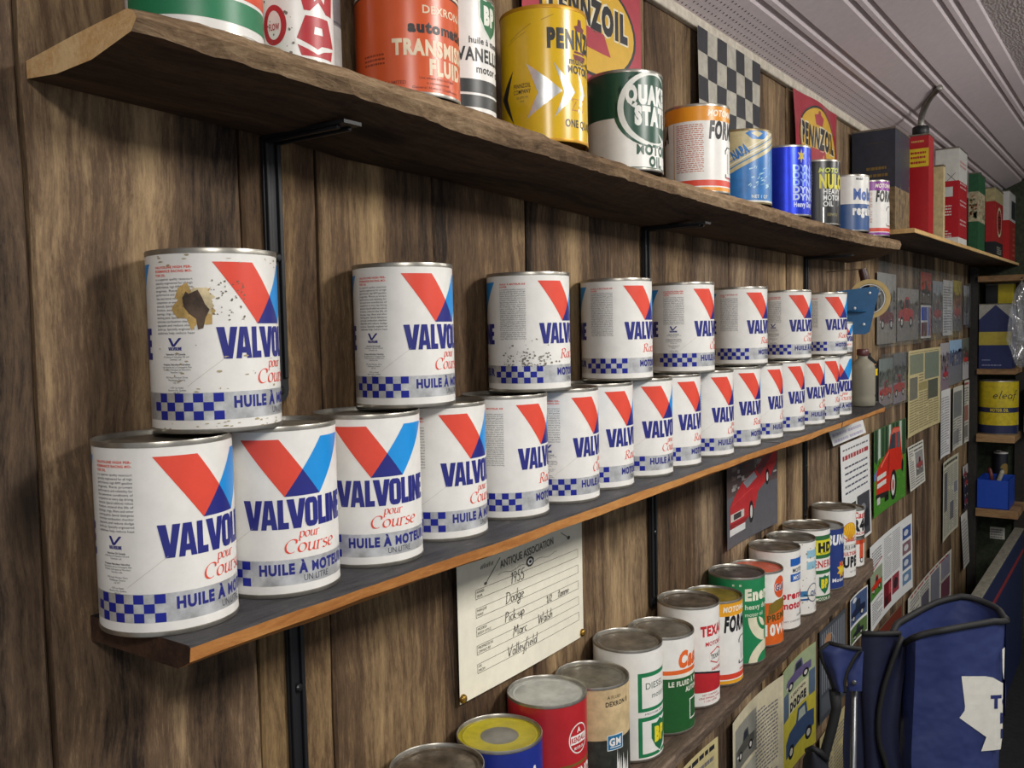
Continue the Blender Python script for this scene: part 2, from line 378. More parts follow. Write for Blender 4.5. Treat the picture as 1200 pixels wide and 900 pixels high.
    def para(s, words, u0, u1, z1, cap, lead, m, layer=4, b=0.0, maxrows=99):
        row = []; n = 0; wid_ = u1-u0
        for wd in words.split()+[None]:
            cur = ' '.join(row+([wd] if wd else []))
            if wd is None or text_tris(cur, cap, b)[1] > wid_:
                if row: s.text(' '.join(row), u0, z1-n*lead, cap, m, b, w=wid_ if wd else None, layer=layer); n += 1
                row = [wd]
                if n >= maxrows: return
            else: row.append(wd)
    def checks(s, u0, z0, n, rows, su, sz, m, layer=3, odd=0):
        for i in range(n):
            for j in range(rows):
                if (i+j+odd) % 2 == 0: s.rect(u0+i*su, u0+(i+1)*su, z0+j*sz, z0+(j+1)*sz, m, layer)
def clip_u(poly, c, keep_less):
    out = []; n = len(poly)
    for i in range(n):
        p, q = poly[i], poly[(i+1) % n]
        a = (p[0] <= c) if keep_less else (p[0] >= c); b = (q[0] <= c) if keep_less else (q[0] >= c)
        if a: out.append(p)
        if a != b:
            t = (c-p[0])/(q[0]-p[0]); out.append((c, p[1]+t*(q[1]-p[1])))
    return out
def split_strips(t, wd):
    lo = min(p[0] for p in t); hi = max(p[0] for p in t)
    i0 = math.floor(lo/wd+1e-6); i1 = math.ceil(hi/wd-1e-6)
    if i1-i0 <= 1: return [t]
    out = []
    for i in range(i0, i1):
        c = clip_u(clip_u(t, (i+1)*wd, True), i*wd, False)
        if len(c) >= 3: out.append(c)
    return out
def wrap_mesh(name, d, z0=2.2, z1=None):
    """can wall with its printing, metres"""
    z1 = d.h-2.6 if z1 is None else z1
    V = []; F = []; mi = []; nor = []; seg = 72; R = d.R
    for k in range(seg):
        a0, a1 = 2*PI*k/seg, 2*PI*(k+1)/seg; o = len(V)
        for a, z in ((a0, z0), (a1, z0), (a1, z1), (a0, z1)):
            V.append((R*math.cos(a)/1000, R*math.sin(a)/1000, z/1000)); nor.append((math.cos(a), math.sin(a), 0))
        F.append([o, o+1, o+2, o+3]); mi.append(0)
    sw = 2*PI*R/72
    for t, m, layer in d.t:
        rr = R+.06+.045*layer
        for p in split_strips(t, sw):
            o = len(V)
            ar = sum(p[i][0]*p[(i+1) % len(p)][1]-p[(i+1) % len(p)][0]*p[i][1] for i in range(len(p)))
            if abs(ar) < 1e-7: continue
            if ar < 0: p = p[::-1]
            for u, z in p:
                a = u/R; z = min(max(z, z0), z1); V.append((rr*math.cos(a)/1000, rr*math.sin(a)/1000, z/1000)); nor.append((math.cos(a), math.sin(a), 0))
            F.append(list(range(o, o+len(p)))); mi.append(m)
    me = mesh(name, V, F, d.mats, mi, True)
    me.normals_split_custom_set_from_vertices(nor)
    return me
def flat_mesh(name, d, W, H, th=.35, curl=None, sw=None, base_rows=1):
    """sheet W x H mm standing in the xz plane, printed side towards -y; curl(u,z) gives mm towards the room"""
    V = []; F = []; mi = []; f = curl or (lambda u, z: 0.0); sw = sw or (W/20 if curl else 1e9)
    nx = 20 if curl else 1; nz = 8 if curl else 1
    idx = {}
    for side in (0, 1):
        for i in range(nx+1):
            for j in range(nz+1):
                u, z = W*i/nx, H*j/nz; idx[side, i, j] = len(V); V.append((u/1000, (-f(u, z)+(th if side else 0))/1000, z/1000))
    for side in (0, 1):
        for i in range(nx):
            for j in range(nz):
                q = [idx[side, i, j], idx[side, i+1, j], idx[side, i+1, j+1], idx[side, i, j+1]]; F.append(q if side == 0 else q[::-1]); mi.append(0)
    for i in range(nx):
        F.append([idx[0, i, 0], idx[1, i, 0], idx[1, i+1, 0], idx[0, i+1, 0]]); F.append([idx[0, i+1, nz], idx[1, i+1, nz], idx[1, i, nz], idx[0, i, nz]]); mi += [0, 0]
    for j in range(nz):
        F.append([idx[0, 0, j+1], idx[1, 0, j+1], idx[1, 0, j], idx[0, 0, j]]); F.append([idx[0, nx, j], idx[1, nx, j], idx[1, nx, j+1], idx[0, nx, j+1]]); mi += [0, 0]
    for t, m, layer in d.t:
        for p in split_strips(t, sw):
            p = [(min(max(a, 0), W), min(max(b, 0), H)) for a, b in p]
            ar = sum(p[i][0]*p[(i+1) % len(p)][1]-p[(i+1) % len(p)][0]*p[i][1] for i in range(len(p)))
            if abs(ar) < 1e-7: continue
            if ar < 0: p = p[::-1]
            o = len(V)
            for u, z in p: V.append((u/1000, (-f(u, z)-.2-.09*layer)/1000, z/1000))
            F.append(list(range(o, o+len(p)))); mi.append(m)
    return mesh(name, V, F, d.mats, mi)

# ---------------------------------------------------------------- structure: plank wall, ceiling, back wall, floor
TIN = M('#a9a59c', .34, .85, .1); TIN_D = M('#857d70', .42, .5, .2); TIN_B = M('#5b4a38', .5, .55, .25)
BLACK = M('#15161a', .45, 0, .05); SILVER = M('#dfe0e1', .3, .55, .16); WHITE = M('#e6e4df', .36, 0, .03)
WALLW = wood('weathered_planks', '#211812', '#634e3a', '#ac916b', (26, 26, 1.5), attr=True, scratch=('#c2ad8a', .68), grain=.85)
EDGES = [-.32, -.13, .12, .343, .535, .575, .627, .804, .992, 1.157, 1.345, 1.52, 1.69, 1.86, 2.03, 2.19, 2.36, 2.52, 2.69, 2.87, 3.03, 3.21, 3.39, 3.55, 3.73, 3.9, 4.08, 4.24, 4.42, 4.58, 4.74]
TONES = {0: (.4, .4), 1: (.4, .4), 2: (.40, .42), 3: (.54, .5), 4: (.25, .75), 5: (.36, .7), 6: (.40, .62), 7: (.42, .6), 8: (.36, .55), 9: (.46, .5)}
V = []; F = []; tone = []
rw = random.Random(11)
for i in range(len(EDGES)-1):
    x0, x1 = EDGES[i]+.0012, EDGES[i+1]-.0012; dy = rw.uniform(-.0022, .0022); t = TONES.get(i, (rw.uniform(.36, .68), rw.uniform(.3, .6)))
    n = 24; o = len(V); b = .0025
    for j in range(n+1):
        z = -1.28+(.765+1.28)*j/n; e0 = rw.uniform(-.0012, .0012); e1 = rw.uniform(-.0012, .0012)
        for x, y in ((x0+e0, .02), (x0+e0, dy+b), (x0+e0+b, dy), ((x0+x1)/2, dy-.0008), (x1+e1-b, dy), (x1+e1, dy+b), (x1+e1, .02)): V.append((x, y, z))
    for j in range(n):
        for k in range(6): a = o+j*7+k; F.append([a, a+1, a+8, a+7]); tone.append((t[0], t[1], rw.random() if k == 0 and j == 0 else -1, 1))
    r_ = tone[-6*n][2]
    for q in range(len(tone)-6*n, len(tone)): tone[q] = (t[0], t[1], r_, 1)
V += [(-.34, .021, -1.28), (4.76, .021, -1.28), (4.76, .021, .765), (-.34, .021, .765), (-.34, .05, -1.28), (4.76, .05, -1.28), (4.76, .05, .765), (-.34, .05, .765)]
o = len(V)-8
for q in ([0, 1, 2, 3], [7, 6, 5, 4], [4, 5, 1, 0], [3, 2, 6, 7], [4, 0, 3, 7], [1, 5, 6, 2]): F.append([o+k for k in q]); tone.append((.05, .4, 0, 1))
me = mesh('wall_left', V, F, [WALLW])
ca = me.color_attributes.new('tone', 'FLOAT_COLOR', 'CORNER')
li = 0
for p, t in zip(me.polygons, tone):
    for k in p.loop_indices: ca.data[k].color = t
link('wall_left', me, kind='structure')
# crown strip
MB().box((-.34, -.012, .737), (4.74, 0.002, .7575), M('#d2c9b8', .6, 0, .12), .003).obj('trim_1', kind='structure')
# sloped soffit ceiling of vinyl strips with double grooves, then the stippled flat ceiling
SL = .45
SOF = M('#dccfd1', .5, 0, .03); DIM = M('#3c3636', .8)
ys = [0.06]; prof = []
def soff(y): return .757-SL*y
prof = [(.05, soff(0.05))]
for g in (.094, .192, .302):
    for a, dz in ((0, 0), (.004, .006), (.010, .006), (.014, 0), (.022, 0), (.026, .006), (.032, .006), (.036, 0)):
        prof.append((-(g+a-.018), soff(-(g+a-.018))+dz))
prof += [(-.345, soff(-.345)), (-.352, soff(-.345)+.012)]
mb = MB(); V = [(x, y, z) for x in (-.6, 4.8) for y, z in prof]; n = len(prof)
mb.add(V, [[i, i+1, i+1+n, i+n] for i in range(n-1)], SOF)
VT = [(x, y, z+.012) for x, y, z in V]; mb.add(VT, [[i+n, i+1+n, i+1, i] for i in range(n-1)], SOF)
# vent perforations of the first strip
hv = []; hf = []
for i in range(150):
    for j in range(5):
        x = .9+i*.0155+(j % 2)*.007; y = -.012-j*.0118
        z = soff(y)-.0006; o = len(hv); s_ = .0016
        hv += [(x-s_, y-s_, z+SL*s_), (x+s_, y-s_, z+SL*s_), (x+s_, y+s_, z-SL*s_), (x-s_, y+s_, z-SL*s_)]; hf.append([o, o+1, o+2, o+3])
mb.add(hv, hf, DIM)
mb.obj('ceiling', kind='structure')
st = M('#bdb4b2', .8, 0, .05)
stip = bpy.data.materials.new('stipple'); stip.use_nodes = True
nt = stip.node_tree; b = nt.nodes['Principled BSDF']; b.inputs['Base Color'].default_value = lin('#ebe5e4'); b.inputs['Roughness'].default_value = .8
tc = nt.nodes.new('ShaderNodeTexCoord'); vo = nt.nodes.new('ShaderNodeTexVoronoi'); vo.inputs['Scale'].default_value = 80
mp = nt.nodes.new('ShaderNodeMapping'); mp.inputs['Scale'].default_value = (.8, 2.0, 1); nt.links.new(tc.outputs['Object'], mp.inputs[0]); nt.links.new(mp.outputs[0], vo.inputs['Vector'])
bp = nt.nodes.new('ShaderNodeBump'); bp.inputs['Strength'].default_value = .5; bp.inputs['Distance'].default_value = .008; nt.links.new(vo.outputs['Distance'], bp.inputs['Height']); nt.links.new(bp.outputs['Normal'], b.inputs['Normal'])
MB().box((-.6, -2.9, soff(-.345)+.006), (4.8, -.346, soff(-.345)+.03), stip).obj('ceiling_stippled', kind='structure')
# back wall, floor, painted skirting with its red line
BWALL = M('#39422f', .8, 0, .25)
MB().box((4.74, -2.9, -1.28), (4.78, .05, 1.0), BWALL).obj('wall_back', kind='structure')
carp = M('#17181d', .95, 0, .3, bump=.4)
MB().box((-.6, -2.9, -1.31), (4.78, .05, -1.28), carp).obj('floor', kind='structure')
MB().box((4.475, -.040, -1.279), (4.51, -.006, .44), M('#2a2622', .7, 0, .2)).obj('trim_3', kind='structure')

# ---------------------------------------------------------------- shelves
def board(name, x0, x1, fn, mats, step=.014, **k):
    """fn(x) -> list of (y, z) round the section; mats per section side"""
    n = max(2, int((x1-x0)/step)); V = []; F = []; mi = []; ms = []
    for i in range(n+1):
        x = x0+(x1-x0)*i/n; s = fn(x, i/n); V += [(x+(p[2] if len(p) > 2 else 0), p[0], p[1]) for p in s]; q = len(s)
    for m in mats:
        if m not in ms: ms.append(m)
    for i in range(n):
        for j in range(q): F.append([i*q+j, i*q+(j+1) % q, (i+1)*q+(j+1) % q, (i+1)*q+j]); mi.append(ms.index(mats[j]))
    F.append(list(range(q))[::-1]); mi.append(ms.index(mats[-1])); F.append([n*q+j for j in range(q)]); mi.append(ms.index(mats[-1]))
    me = mesh(name, V, F, ms, mi)
    bm = bmesh.new(); bm.from_mesh(me); bmesh.ops.recalc_face_normals(bm, faces=bm.faces[:]); bm.to_mesh(me); bm.free()
    return link(name, me, **k)
def wob(x, s, a):  # slow wander
    return a*(math.sin(x*s+1.3)*.5+math.sin(x*s*2.7+.4)*.3+math.sin(x*s*6.1)*.2)
DARKTOP = wood('dark_painted_board', '#121214', '#26262a', '#4b4a4c', (2, 24, 24), rough=.55, bump=.5, scratch=('#7a7572', .60), knots=False)
RAWEDGE = wood('raw_edge', '#7a4a22', '#a36a36', '#c48c50', (3, 30, 30), bump=.3, knots=False)
ENDDARK = wood('dark_board_end', '#1d120c', '#35231a', '#523a2b', (20, 20, 20), bump=.6, knots=False)
def mid(x, t):
    f = -.1305+wob(x, 5, .0035)+wob(x, 31, .0012); lip = .004+wob(x+2, 9, .0035)
    if x > 1.6: f += .002
    return [(-.0045, 0), (f+.002, -.0003), (f, -.0018), (f+.0015, -.0125-wob(x, 7, .0018)), (f+.012+lip, -.0195), (-.0045, -.0195)]
mm = [DARKTOP, DARKTOP, RAWEDGE, RAWEDGE, DARKTOP, ENDDARK]
board('shelf_board', .372, 1.597, mid, mm, label='long left board of the middle shelf, dark top with raw orange front edge', category='shelf', group='boards of the middle shelf')
board('shelf_board', 1.603, 1.998, mid, mm, label='short board in the middle of the middle shelf, between two notched joints', category='shelf', group='boards of the middle shelf')
board('shelf_board', 2.004, 2.54, lambda x, t: [(min(p[0]+max(0, (x-2.4))*.35, -.0045), p[1]) for p in mid(x, t)], mm, label='far right board of the middle shelf, under the milky plastic bottle', category='shelf', group='boards of the middle shelf')
ROUGH = wood('rough_sawn_board', '#1f1710', '#46352a', '#7b624b', (2, 24, 24), rough=.85, bump=.9, scratch=('#8d7558', .7))
LITBARK = wood('lit_rough_edge', '#3a2c20', '#7a634b', '#b39a7a', (3, 30, 30), rough=.9, bump=1.0, scratch=('#c4ab88', .66), knots=False)  # rough front edge; the light it catches is put into this paler wood colour
UNDER = wood('dark_underside', '#1f160f', '#453325', '#69513b', (2, 22, 22), rough=.8, bump=.5)
TANEND = wood('fresh_cut_end', '#a87a4a', '#d2a46c', '#e8c592', (40, 40, 40), rough=.9, bump=.9, knots=False)
def lerp(x, pts):
    if x <= pts[0][0]: return pts[0][1]
    for (a, b), (c, d) in zip(pts, pts[1:]):
        if x <= c: return b+(d-b)*(x-a)/(c-a)
    return pts[-1][1]
ZT = [(.34, .433), (.69, .4325), (.9, .4215), (1.11, .4175), (1.37, .4175), (1.75, .4165), (2.0, .4155), (2.2, .4195), (2.5, .4245)]   # top of the sagging top shelf
ZF = [(.34, .411), (.6, .409), (.72, .4015), (.85, .4), (1.12, .397), (1.43, .391), (1.8, .388), (2.2, .39), (2.54, .399)]           # underside at the front
ZB = [(.34, .404), (.59, .396), (.66, .39), (.81, .388), (1.15, .375), (2.2, .369), (2.54, .372)]                                       # underside at the wall
def top(x, t):
    zt, zf, zb = lerp(x, ZT), lerp(x, ZF), lerp(x, ZB); f = -.140+wob(x, 11, .003)+random.uniform(-.0015, .0015)
    e = max(0, 1-(x-.34)/.06)   # the fresh sawn left end is thinner and cupped
    zt -= .006*e; back = zt-.012*e
    c = lambda k: zb+(zf-zb)*k-.007*math.sin(PI*k)   # cupped underside
    sk = lambda y: y*.35*e-.004*e
    return [(-.0045, back, 0), (-.07, (zt+back)/2, 0), (f+.010, zt-.0015, 0), (f+.003, zt-.004-random.uniform(0, .004), 0), (f, (zt+zf)/2-.001, 0), (f+.004+random.uniform(0, .004), zf, 0), (-.09, c(.62), 0), (-.045, c(.3), 0), (-.0045, zb, 0)]
board('shelf_board', .345, 2.50, top, [ROUGH, ROUGH, LITBARK, LITBARK, LITBARK, UNDER, UNDER, UNDER, TANEND], step=.011, label='long rough-sawn top shelf board with a pale fresh-cut left end', category='shelf')
GREYTOP = wood('worn_grey_board', '#33271f', '#54463b', '#857363', (2, 24, 24), rough=.75, bump=.7, scratch=('#a79a8a', .66))
def lowz(x): return -.402+.0125*(x-1.2)
def low(x, t):
    z = lowz(x); f = -.124+wob(x, 8, .002)+random.uniform(-.0008, .0008)
    if x > 2.30: f += (x-2.30)*.25
    return [(-.0045, z), (f+.003, z), (f, z-.003), (f+.001, z-.019), (f+.004, z-.021), (-.0045, z-.021)]
board('shelf_board', .60, 2.375, low, [GREYTOP, GREYTOP, GREYTOP, GREYTOP, UNDER, GREYTOP], label='worn grey-brown bottom shelf board under the mixed oil cans', category='shelf')
PLY = wood('pale_plywood_edge', '#a37f4d', '#c9a46c', '#e0c08c', (3, 30, 30), bump=.3, knots=False)
FZ = lambda x: .452+.006*(x-2.48)
def far(x, t): return [(-.0045, FZ(x)), (-.168, FZ(x)), (-.170, FZ(x)-.001), (-.170, FZ(x)-.011), (-.168, FZ(x)-.012), (-.0045, FZ(x)-.012)]
board('shelf_board', 2.515, 4.735, far, [GREYTOP, PLY, PLY, PLY, UNDER, PLY], step=.1, label='far top shelf board with pale edge under the rectangular tins', category='shelf')

# black stamped brackets
def bracket(x, zt, arm, drop, label, lean=0.0):
    r = empty('shelf_bracket', (x, 0, zt), label=label, category='bracket', group='black steel shelf brackets')
    mb = MB(); hw = .0105
    pts = [(-hw, -.001), (hw, -.001)]+[(hw*math.cos(a), -drop+hw+hw*math.sin(a)) for a in [-k*PI/8 for k in range(9)]]
    mb.prism(pts, -.0062, -.0032, BLACK)
    for s in (-1, 1): mb.box((s*.0065-.0022, -.0095, -drop+.022), (s*.0065+.0022, -.006, -.004), BLACK, .001)
    mb.obj('upright_arm', r)
    mb = MB(); ln = arm
    mb.box((-hw, -ln, -.0032), (hw, -.0034, -.0002), BLACK)
    for s in (-1, 1): mb.box((s*.0065-.0022, -ln+.01, -.0065), (s*.0065+.0022, -.007, -.003), BLACK, .001)
    mb.obj('shelf_arm', r)
    for z in (-drop+.011, -drop*.45):
        MB().lathe([(0, .0022), (.0028, .002), (.0042, .0006), (.0042, -.001)], M('#2a2b2e', .35, .6), 14).obj('screw', r, (0, -.0095 if z > -drop+.02 else -.0072, z)).rotation_euler = (PI/2, 0, 0)
    return r
bracket(.566, lerp(.566, ZB)-.0005, .112, .245, 'black steel bracket holding up the left end of the top shelf')
bracket(1.325, lerp(1.325, ZB)-.0005, .112, .235, 'black steel bracket under the top shelf behind the fourth upper white can')
bracket(2.15, lerp(2.15, ZB)-.0005, .112, .235, 'black steel bracket under the right part of the top shelf')
for x, t in ((.573, 'black steel bracket under the left end of the middle shelf'), (1.338, 'black steel bracket under the middle shelf right of the handwritten form'), (2.14, 'black steel bracket under the middle shelf right of the glossy red car photo')):
    bracket(x, -.0197, .10, .235, t)
for x, t in ((1.36, 'black steel bracket under the bottom shelf'),):
    bracket(x, lowz(x)-.0213, .10, .2, t)

# ---------------------------------------------------------------- oil cans
BODY = {}
def lid_mesh(R, h, panel, centre=None, rim=TIN):
    mb = MB(); r = R/1000; H = h/1000
    mb.lathe([(r-.0002, H-.0042), (r+.0005, H-.0038), (r+.0006, H-.0012), (r+.0002, H), (r-.0006, H), (r-.0014, H-.0012), (r-.0018, H-.0045)], rim, 64)
    mb.lathe([(r-.0018, H-.0045), (r-.005, H-.0046), (r-.007, H-.0036), (r-.009, H-.0046), (r*.45 if centre else r*.8, H-.0046)], panel, 64)
    if centre: mb.lathe([(r*.45, H-.0046), (r*.43, H-.0042), (.0001, H-.0042)], centre, 48)
    else: mb.lathe([(r*.8, H-.0046), (r*.78, H-.0042), (r*.3, H-.0042), (.0001, H-.0044)], panel, 64)
    return mb.mesh('lid', ang=40)
def foot_mesh(R, rim):
    r = R/1000
    return MB().lathe([(.0001, .0035), (r-.0025, .0035), (r-.0018, .0003), (r-.0006, 0), (r+.0002, 0), (r+.0006, .001), (r+.0005, .0032), (r-.0002, .0036)], rim, 64).mesh('bottom_rim', ang=40)
def can_meshes(key, design, R=50.2, h=140.5, panel=None, centre=None, rim=None, **kw):
    if key not in BODY:
        d = Dsn(WHITE, R, h); design(d, **kw)
        rim = rim or TIN
        BODY[key] = (wrap_mesh('can_body', d), lid_mesh(R, h, panel or TIN_D, centre, rim), foot_mesh(R, rim))
    return BODY[key]
def place_can(key, x, y, z, turn, label, group, name='oil_can', cat='oil can', pivot=None):
    """turn: degrees the print's starting line sits to the right of the side facing the room's entrance"""
    phi = math.atan2(EYE.y-y, EYE.x-x)+math.radians(turn)
    r = empty(name, (x, y, z), phi, label=label, category=cat, group=group)
    b, l, f = BODY[key]
    link('can_body', b, r); link('lid', l, r); link('bottom_rim', f, r)
    return r
RED = M('#dd4a37', .36, 0, .03); NAVY = M('#262a7d', .36, 0, .04); SKY = M('#1a8fdc', .36, 0, .03); TXT = M('#4a4a55', .5, 0, 0)
CHK = M('#232c9c', .3, .35, .04)
COPY = 'is a superior quality racecourt specialty engineered for all high performance, high RPM gasoline engines. Race proven performance and reliability for the extreme conditions of competition or every day driving demands. Special additives reduce friction, extend the life of bearings, rings, lifters and other working parts. Special detergents minimize combustion chamber deposits and reduce sludge build-up. Specially engineered additives help reduce heat build-up, fouling and oxidation.'
def half_panel(d, o, fr):
    d.poly([(o+0, 130), (o+31.5, 130), (o+66, 83), (o+34.5, 83)], RED, 2)
    d.poly([(o+69, 130), (o+100.5, 130), (o+66, 83), (o+34.5, 83)], SKY, 1)
    d.poly([(o+34.5, 83), (o+66, 83), (o+50.25, 104.45)], NAVY, 3)
    d.block('VALVOLINE', o+1, 56.5, 24.2, 98, NAVY)
    if fr:
        e = d.nib('pour', o+45, 48.5, 4.9, RED); d.nib('Course', o+32, 36.5, 7.2, RED, sx=1.15)
        d.text('HUILE À MOTEUR', o+12, 19.3, 8.0, NAVY, .055, w=86); d.text('UN LITRE', o+48, 12.2, 5.0, TXT, .0, w=25)
    else:
        d.nib('Racing', o+30, 39, 7.6, RED, sx=1.15)
        d.text('MOTOR OIL', o+24, 19.3, 8.0, NAVY, .055, w=58); d.text('ONE LITRE', o+43, 12.2, 5.0, TXT, .0, w=28)
    d.checks(o-56, 10.4, 8, 3, 7.6, 6.8, CHK, 3, odd=1)
    t0, t1 = o-48, o-14.5
    if fr:
        d.text('VALVOLINE HIGH PER-', t0, 125.6, 1.75, RED, .03, w=t1-t0); d.text('FORMANCE RACING MO-', t0, 122.6, 1.75, RED, .03, w=t1-t0); d.text('TOR OIL', t0, 119.6, 1.75, RED, .03)
        d.para(COPY, t0, t1, 116.6, 1.65, 2.9, TXT, maxrows=15)
        c = o-31
        d.poly([(c-6, 73), (c-3.6, 73), (c-.2, 66.5), (c-2.6, 66.5)], NAVY, 3); d.poly([(c+3.6, 73), (c+6, 73), (c-.2, 66.5), (c-2.6, 66.5)], NAVY, 3); d.block('VALVOLINE', c-6.2, 63.6, 2.5, 12, NAVY)
        for i, (s, bb) in enumerate([('Valvoline Oil Canada', .03), ('A Division of Valvoline Oil and', 0), ('Chemical, Ltd.', 0), ('', 0), ('Produits Pétroliers Valvoline', .03), ('Une division de La Compagnie Des', 0), ('Produits Chimiques et Pétroliers', 0), ('Valvoline Ltée', 0), ('', 0), ('905 Royal Windsor Drive', 0), ('Mississauga, Ontario', 0), ('L5J 1K7', 0), ('', 0), ('1275 rue Nobel', 0), ('Boucherville, Québec', 0), ('J4B 5H1', 0)]):
            if s: d.text(s, c, 60-i*1.95, 1.25, TXT, bb, al='C')
    else:
        d.text('HUILE À MOTEUR DE', t0, 125.6, 1.75, RED, .03, w=t1-t0); d.text('COURSE', t0, 122.6, 1.75, RED, .03)
        d.para(COPY+' '+COPY, t0, t1, 119.6, 1.55, 2.5, TXT, maxrows=24)
def valv(d, stain=0):
    d.rect(0, 315.4, 10.2, 31.2, SILVER, 1)
    for o, fr in ((60, True), (60+157.7, False)):
        half_panel(d, o, fr)
    d.line((60-22, 36), (60+8, 58), .25, M('#b9b4aa'), 4)
    if stain:
        o = 60; rn = random.Random(4)
        def blot(cx, cy, rx, ry, m, layer, n=22, j=.35): d.poly([(cx+rx*(1+rn.uniform(-j, j))*math.cos(2*PI*i/n), cy+ry*(1+rn.uniform(-j, j))*math.sin(2*PI*i/n)) for i in range(n)], m, layer)
        blot(o-14, 97, 15, 15, M('#c9a662', .6, 0, .2), 5); blot(o-9, 101, 9, 12, M('#d8c69c', .6, 0, .2), 6)
        d.poly([(o-23, 103), (o-20, 108), (o-18, 106), (o-11, 109), (o-8, 103), (o-6, 98), (o-3, 94), (o-6, 88), (o-8, 80), (o-12, 79), (o-13, 87), (o-18, 91), (o-22, 96)], M('#5b4a3c', .75, .1, .3, bump=.4), 7)
        for i in range(46): blot(o+rn.uniform(-2, 24), rn.uniform(86, 116), rn.uniform(.3, 1.0), rn.uniform(.3, .9), M('#6b6250'), 6, 7)
        for i in range(60): blot(o+rn.uniform(-50, 60), rn.choice([rn.uniform(126, 136), rn.uniform(3, 9), rn.uniform(30, 70)]), rn.uniform(.3, 2.2), rn.uniform(.2, .8), M('#a99a76', .6), 6, 8)
    if stain == 2: pass
U0 = math.degrees(60/50.2)
can_meshes('valv', valv, panel=TIN_D); can_meshes('valv_stained', valv, panel=TIN_D, stain=1)
def scuffed(d):
    valv(d); rn = random.Random(9); o = 60+157.7
    for i in range(120):
        cu, cz = o+rn.gauss(-14, 17), 30+abs(rn.gauss(0, 12)); r = rn.uniform(.3, 1.6)
        d.poly([(cu+r*(1+rn.uniform(-.4, .4))*math.cos(a*PI/4), cz+r*.7*(1+rn.uniform(-.4, .4))*math.sin(a*PI/4)) for a in range(8)], M('#7d776c', .5, .3), 6)
can_meshes('valv_scuffed', scuffed, panel=TIN_D)
LOWER = [(.406, -.0590, -9, 'F'), (.514, -.0600, -34, 'F'), (.624, -.0605, -37, 'F'), (.737, -.0545, 0, 'F'), (.857, -.0550, 15, 'E'), (.968, -.0600, 18, 'F'), (1.0720, -.0545, 13, 'E'), (1.186, -.0590, 5, 'F'),
         (1.2892, -.0580, 16, 'E'), (1.415, -.0615, 15, 'F'), (1.543, -.0610, 13, 'E'), (1.662, -.0610, 25, 'F'), (1.792, -.0610, 20, 'E'), (1.929, -.0610, 13, 'F'), (2.043, -.0600, 20, 'E'), (2.1464, -.0590, -16, 'F')]
ORD = ['first', 'second', 'third', 'fourth', 'fifth', 'sixth', 'seventh', 'eighth', 'ninth', 'tenth', 'eleventh', 'twelfth', 'thirteenth', 'fourteenth', 'fifteenth', 'sixteenth']
for i, (x, y, a, v) in enumerate(LOWER):
    lab = 'white oil can with red V, %s from the left in the lower row' % ORD[i]
    place_can('valv', x, y, 0, a-U0-(180 if v == 'E' else 0), lab, 'white racing oil cans in the lower row of the middle shelf')
UPPER = [(.460, -.0545, 0, 'F'), (.689, -.0530, -2, 'F'), (.915, -.0525, 13, 'E'), (1.137, -.0525, 11, 'E'), (1.337, -.0615, 20, 'F'), (1.603, -.0530, 14, 'E'), (1.863, -.0530, 6, 'F'), (2.097, -.0615, 3, 'E')]
for i, (x, y, a, v) in enumerate(UPPER):
    lab = ['white racing oil can with a brown rust hole, leftmost in the upper row', 'clean white racing oil can, second from the left in the upper row', 'white racing oil can scuffed at its lower left, third in the upper row'][i] if i < 3 else 'white oil can with red V, %s from the left in the upper row' % ORD[i]
    place_can('valv_stained' if i == 0 else 'valv_scuffed' if i == 2 else 'valv', x, y, .1408, a-U0-(180 if v == 'E' else 0), lab, 'white racing oil cans in the upper row of the middle shelf')
def small_valv(d):
    for o in (0, 103):
        d.poly([(o+2, 66), (o+18, 66), (o+36, 42), (o+21, 42)], RED, 2); d.poly([(o+38, 66), (o+54, 66), (o+36, 42), (o+21, 42)], SKY, 1)
        d.poly([(o+21, 42), (o+36, 42), (o+28.6, 52)], NAVY, 3); d.block('VALVOLINE', o+2, 28, 12, 54, NAVY); d.nib('Course', o+14, 18, 4, RED)
    d.band(5, 14, SILVER)
can_meshes('small_valv', small_valv, R=33, h=74, panel=TIN_D)
place_can('small_valv', 2.236, -.055, .1408, 0, 'small half-height white can with red V right of the upper row', None)

# ---- bottom shelf
GREEN = M('#1e6b43', .36, 0, .05); DGREEN = M('#1c5a32', .36, 0, .05); CRIM = M('#b3262d', .34, 0, .04); ORANGE = M('#e0662a', .36, 0, .04); AMBER = M('#e3a01f', .36, 0, .04)
def b1(d): d.band(0, 141, M('#2c2f45')); d.band(60, 90, M('#c9b98c'))
def b2(d): d.band(0, 160, M('#1f2f8a')); d.text('PA', 22, 100, 22, WHITE, .05, w=30, sh=.15)
def b3(d):
    d.band(0, 170, CRIM); d.ell(44, 115, 17, 19, WHITE, 2); d.ell(44, 115, 15.4, 17.4, CRIM, 3); d.rect(30, 58, 109, 120, WHITE, 4); d.text('KENDALL', 44, 111.5, 6, CRIM, .04, w=26, al='C', layer=5); d.text('A', 44, 123, 6, WHITE, .04, al='C', layer=5); d.text('MOTOR OIL', 44, 102, 3.4, WHITE, .03, al='C', w=18, layer=5)
    d.rect(14, 90, 82, 85.5, M('#7a5a25'), 2); d.text('KENDALL', 24, 60, 17, WHITE, .05, w=80)
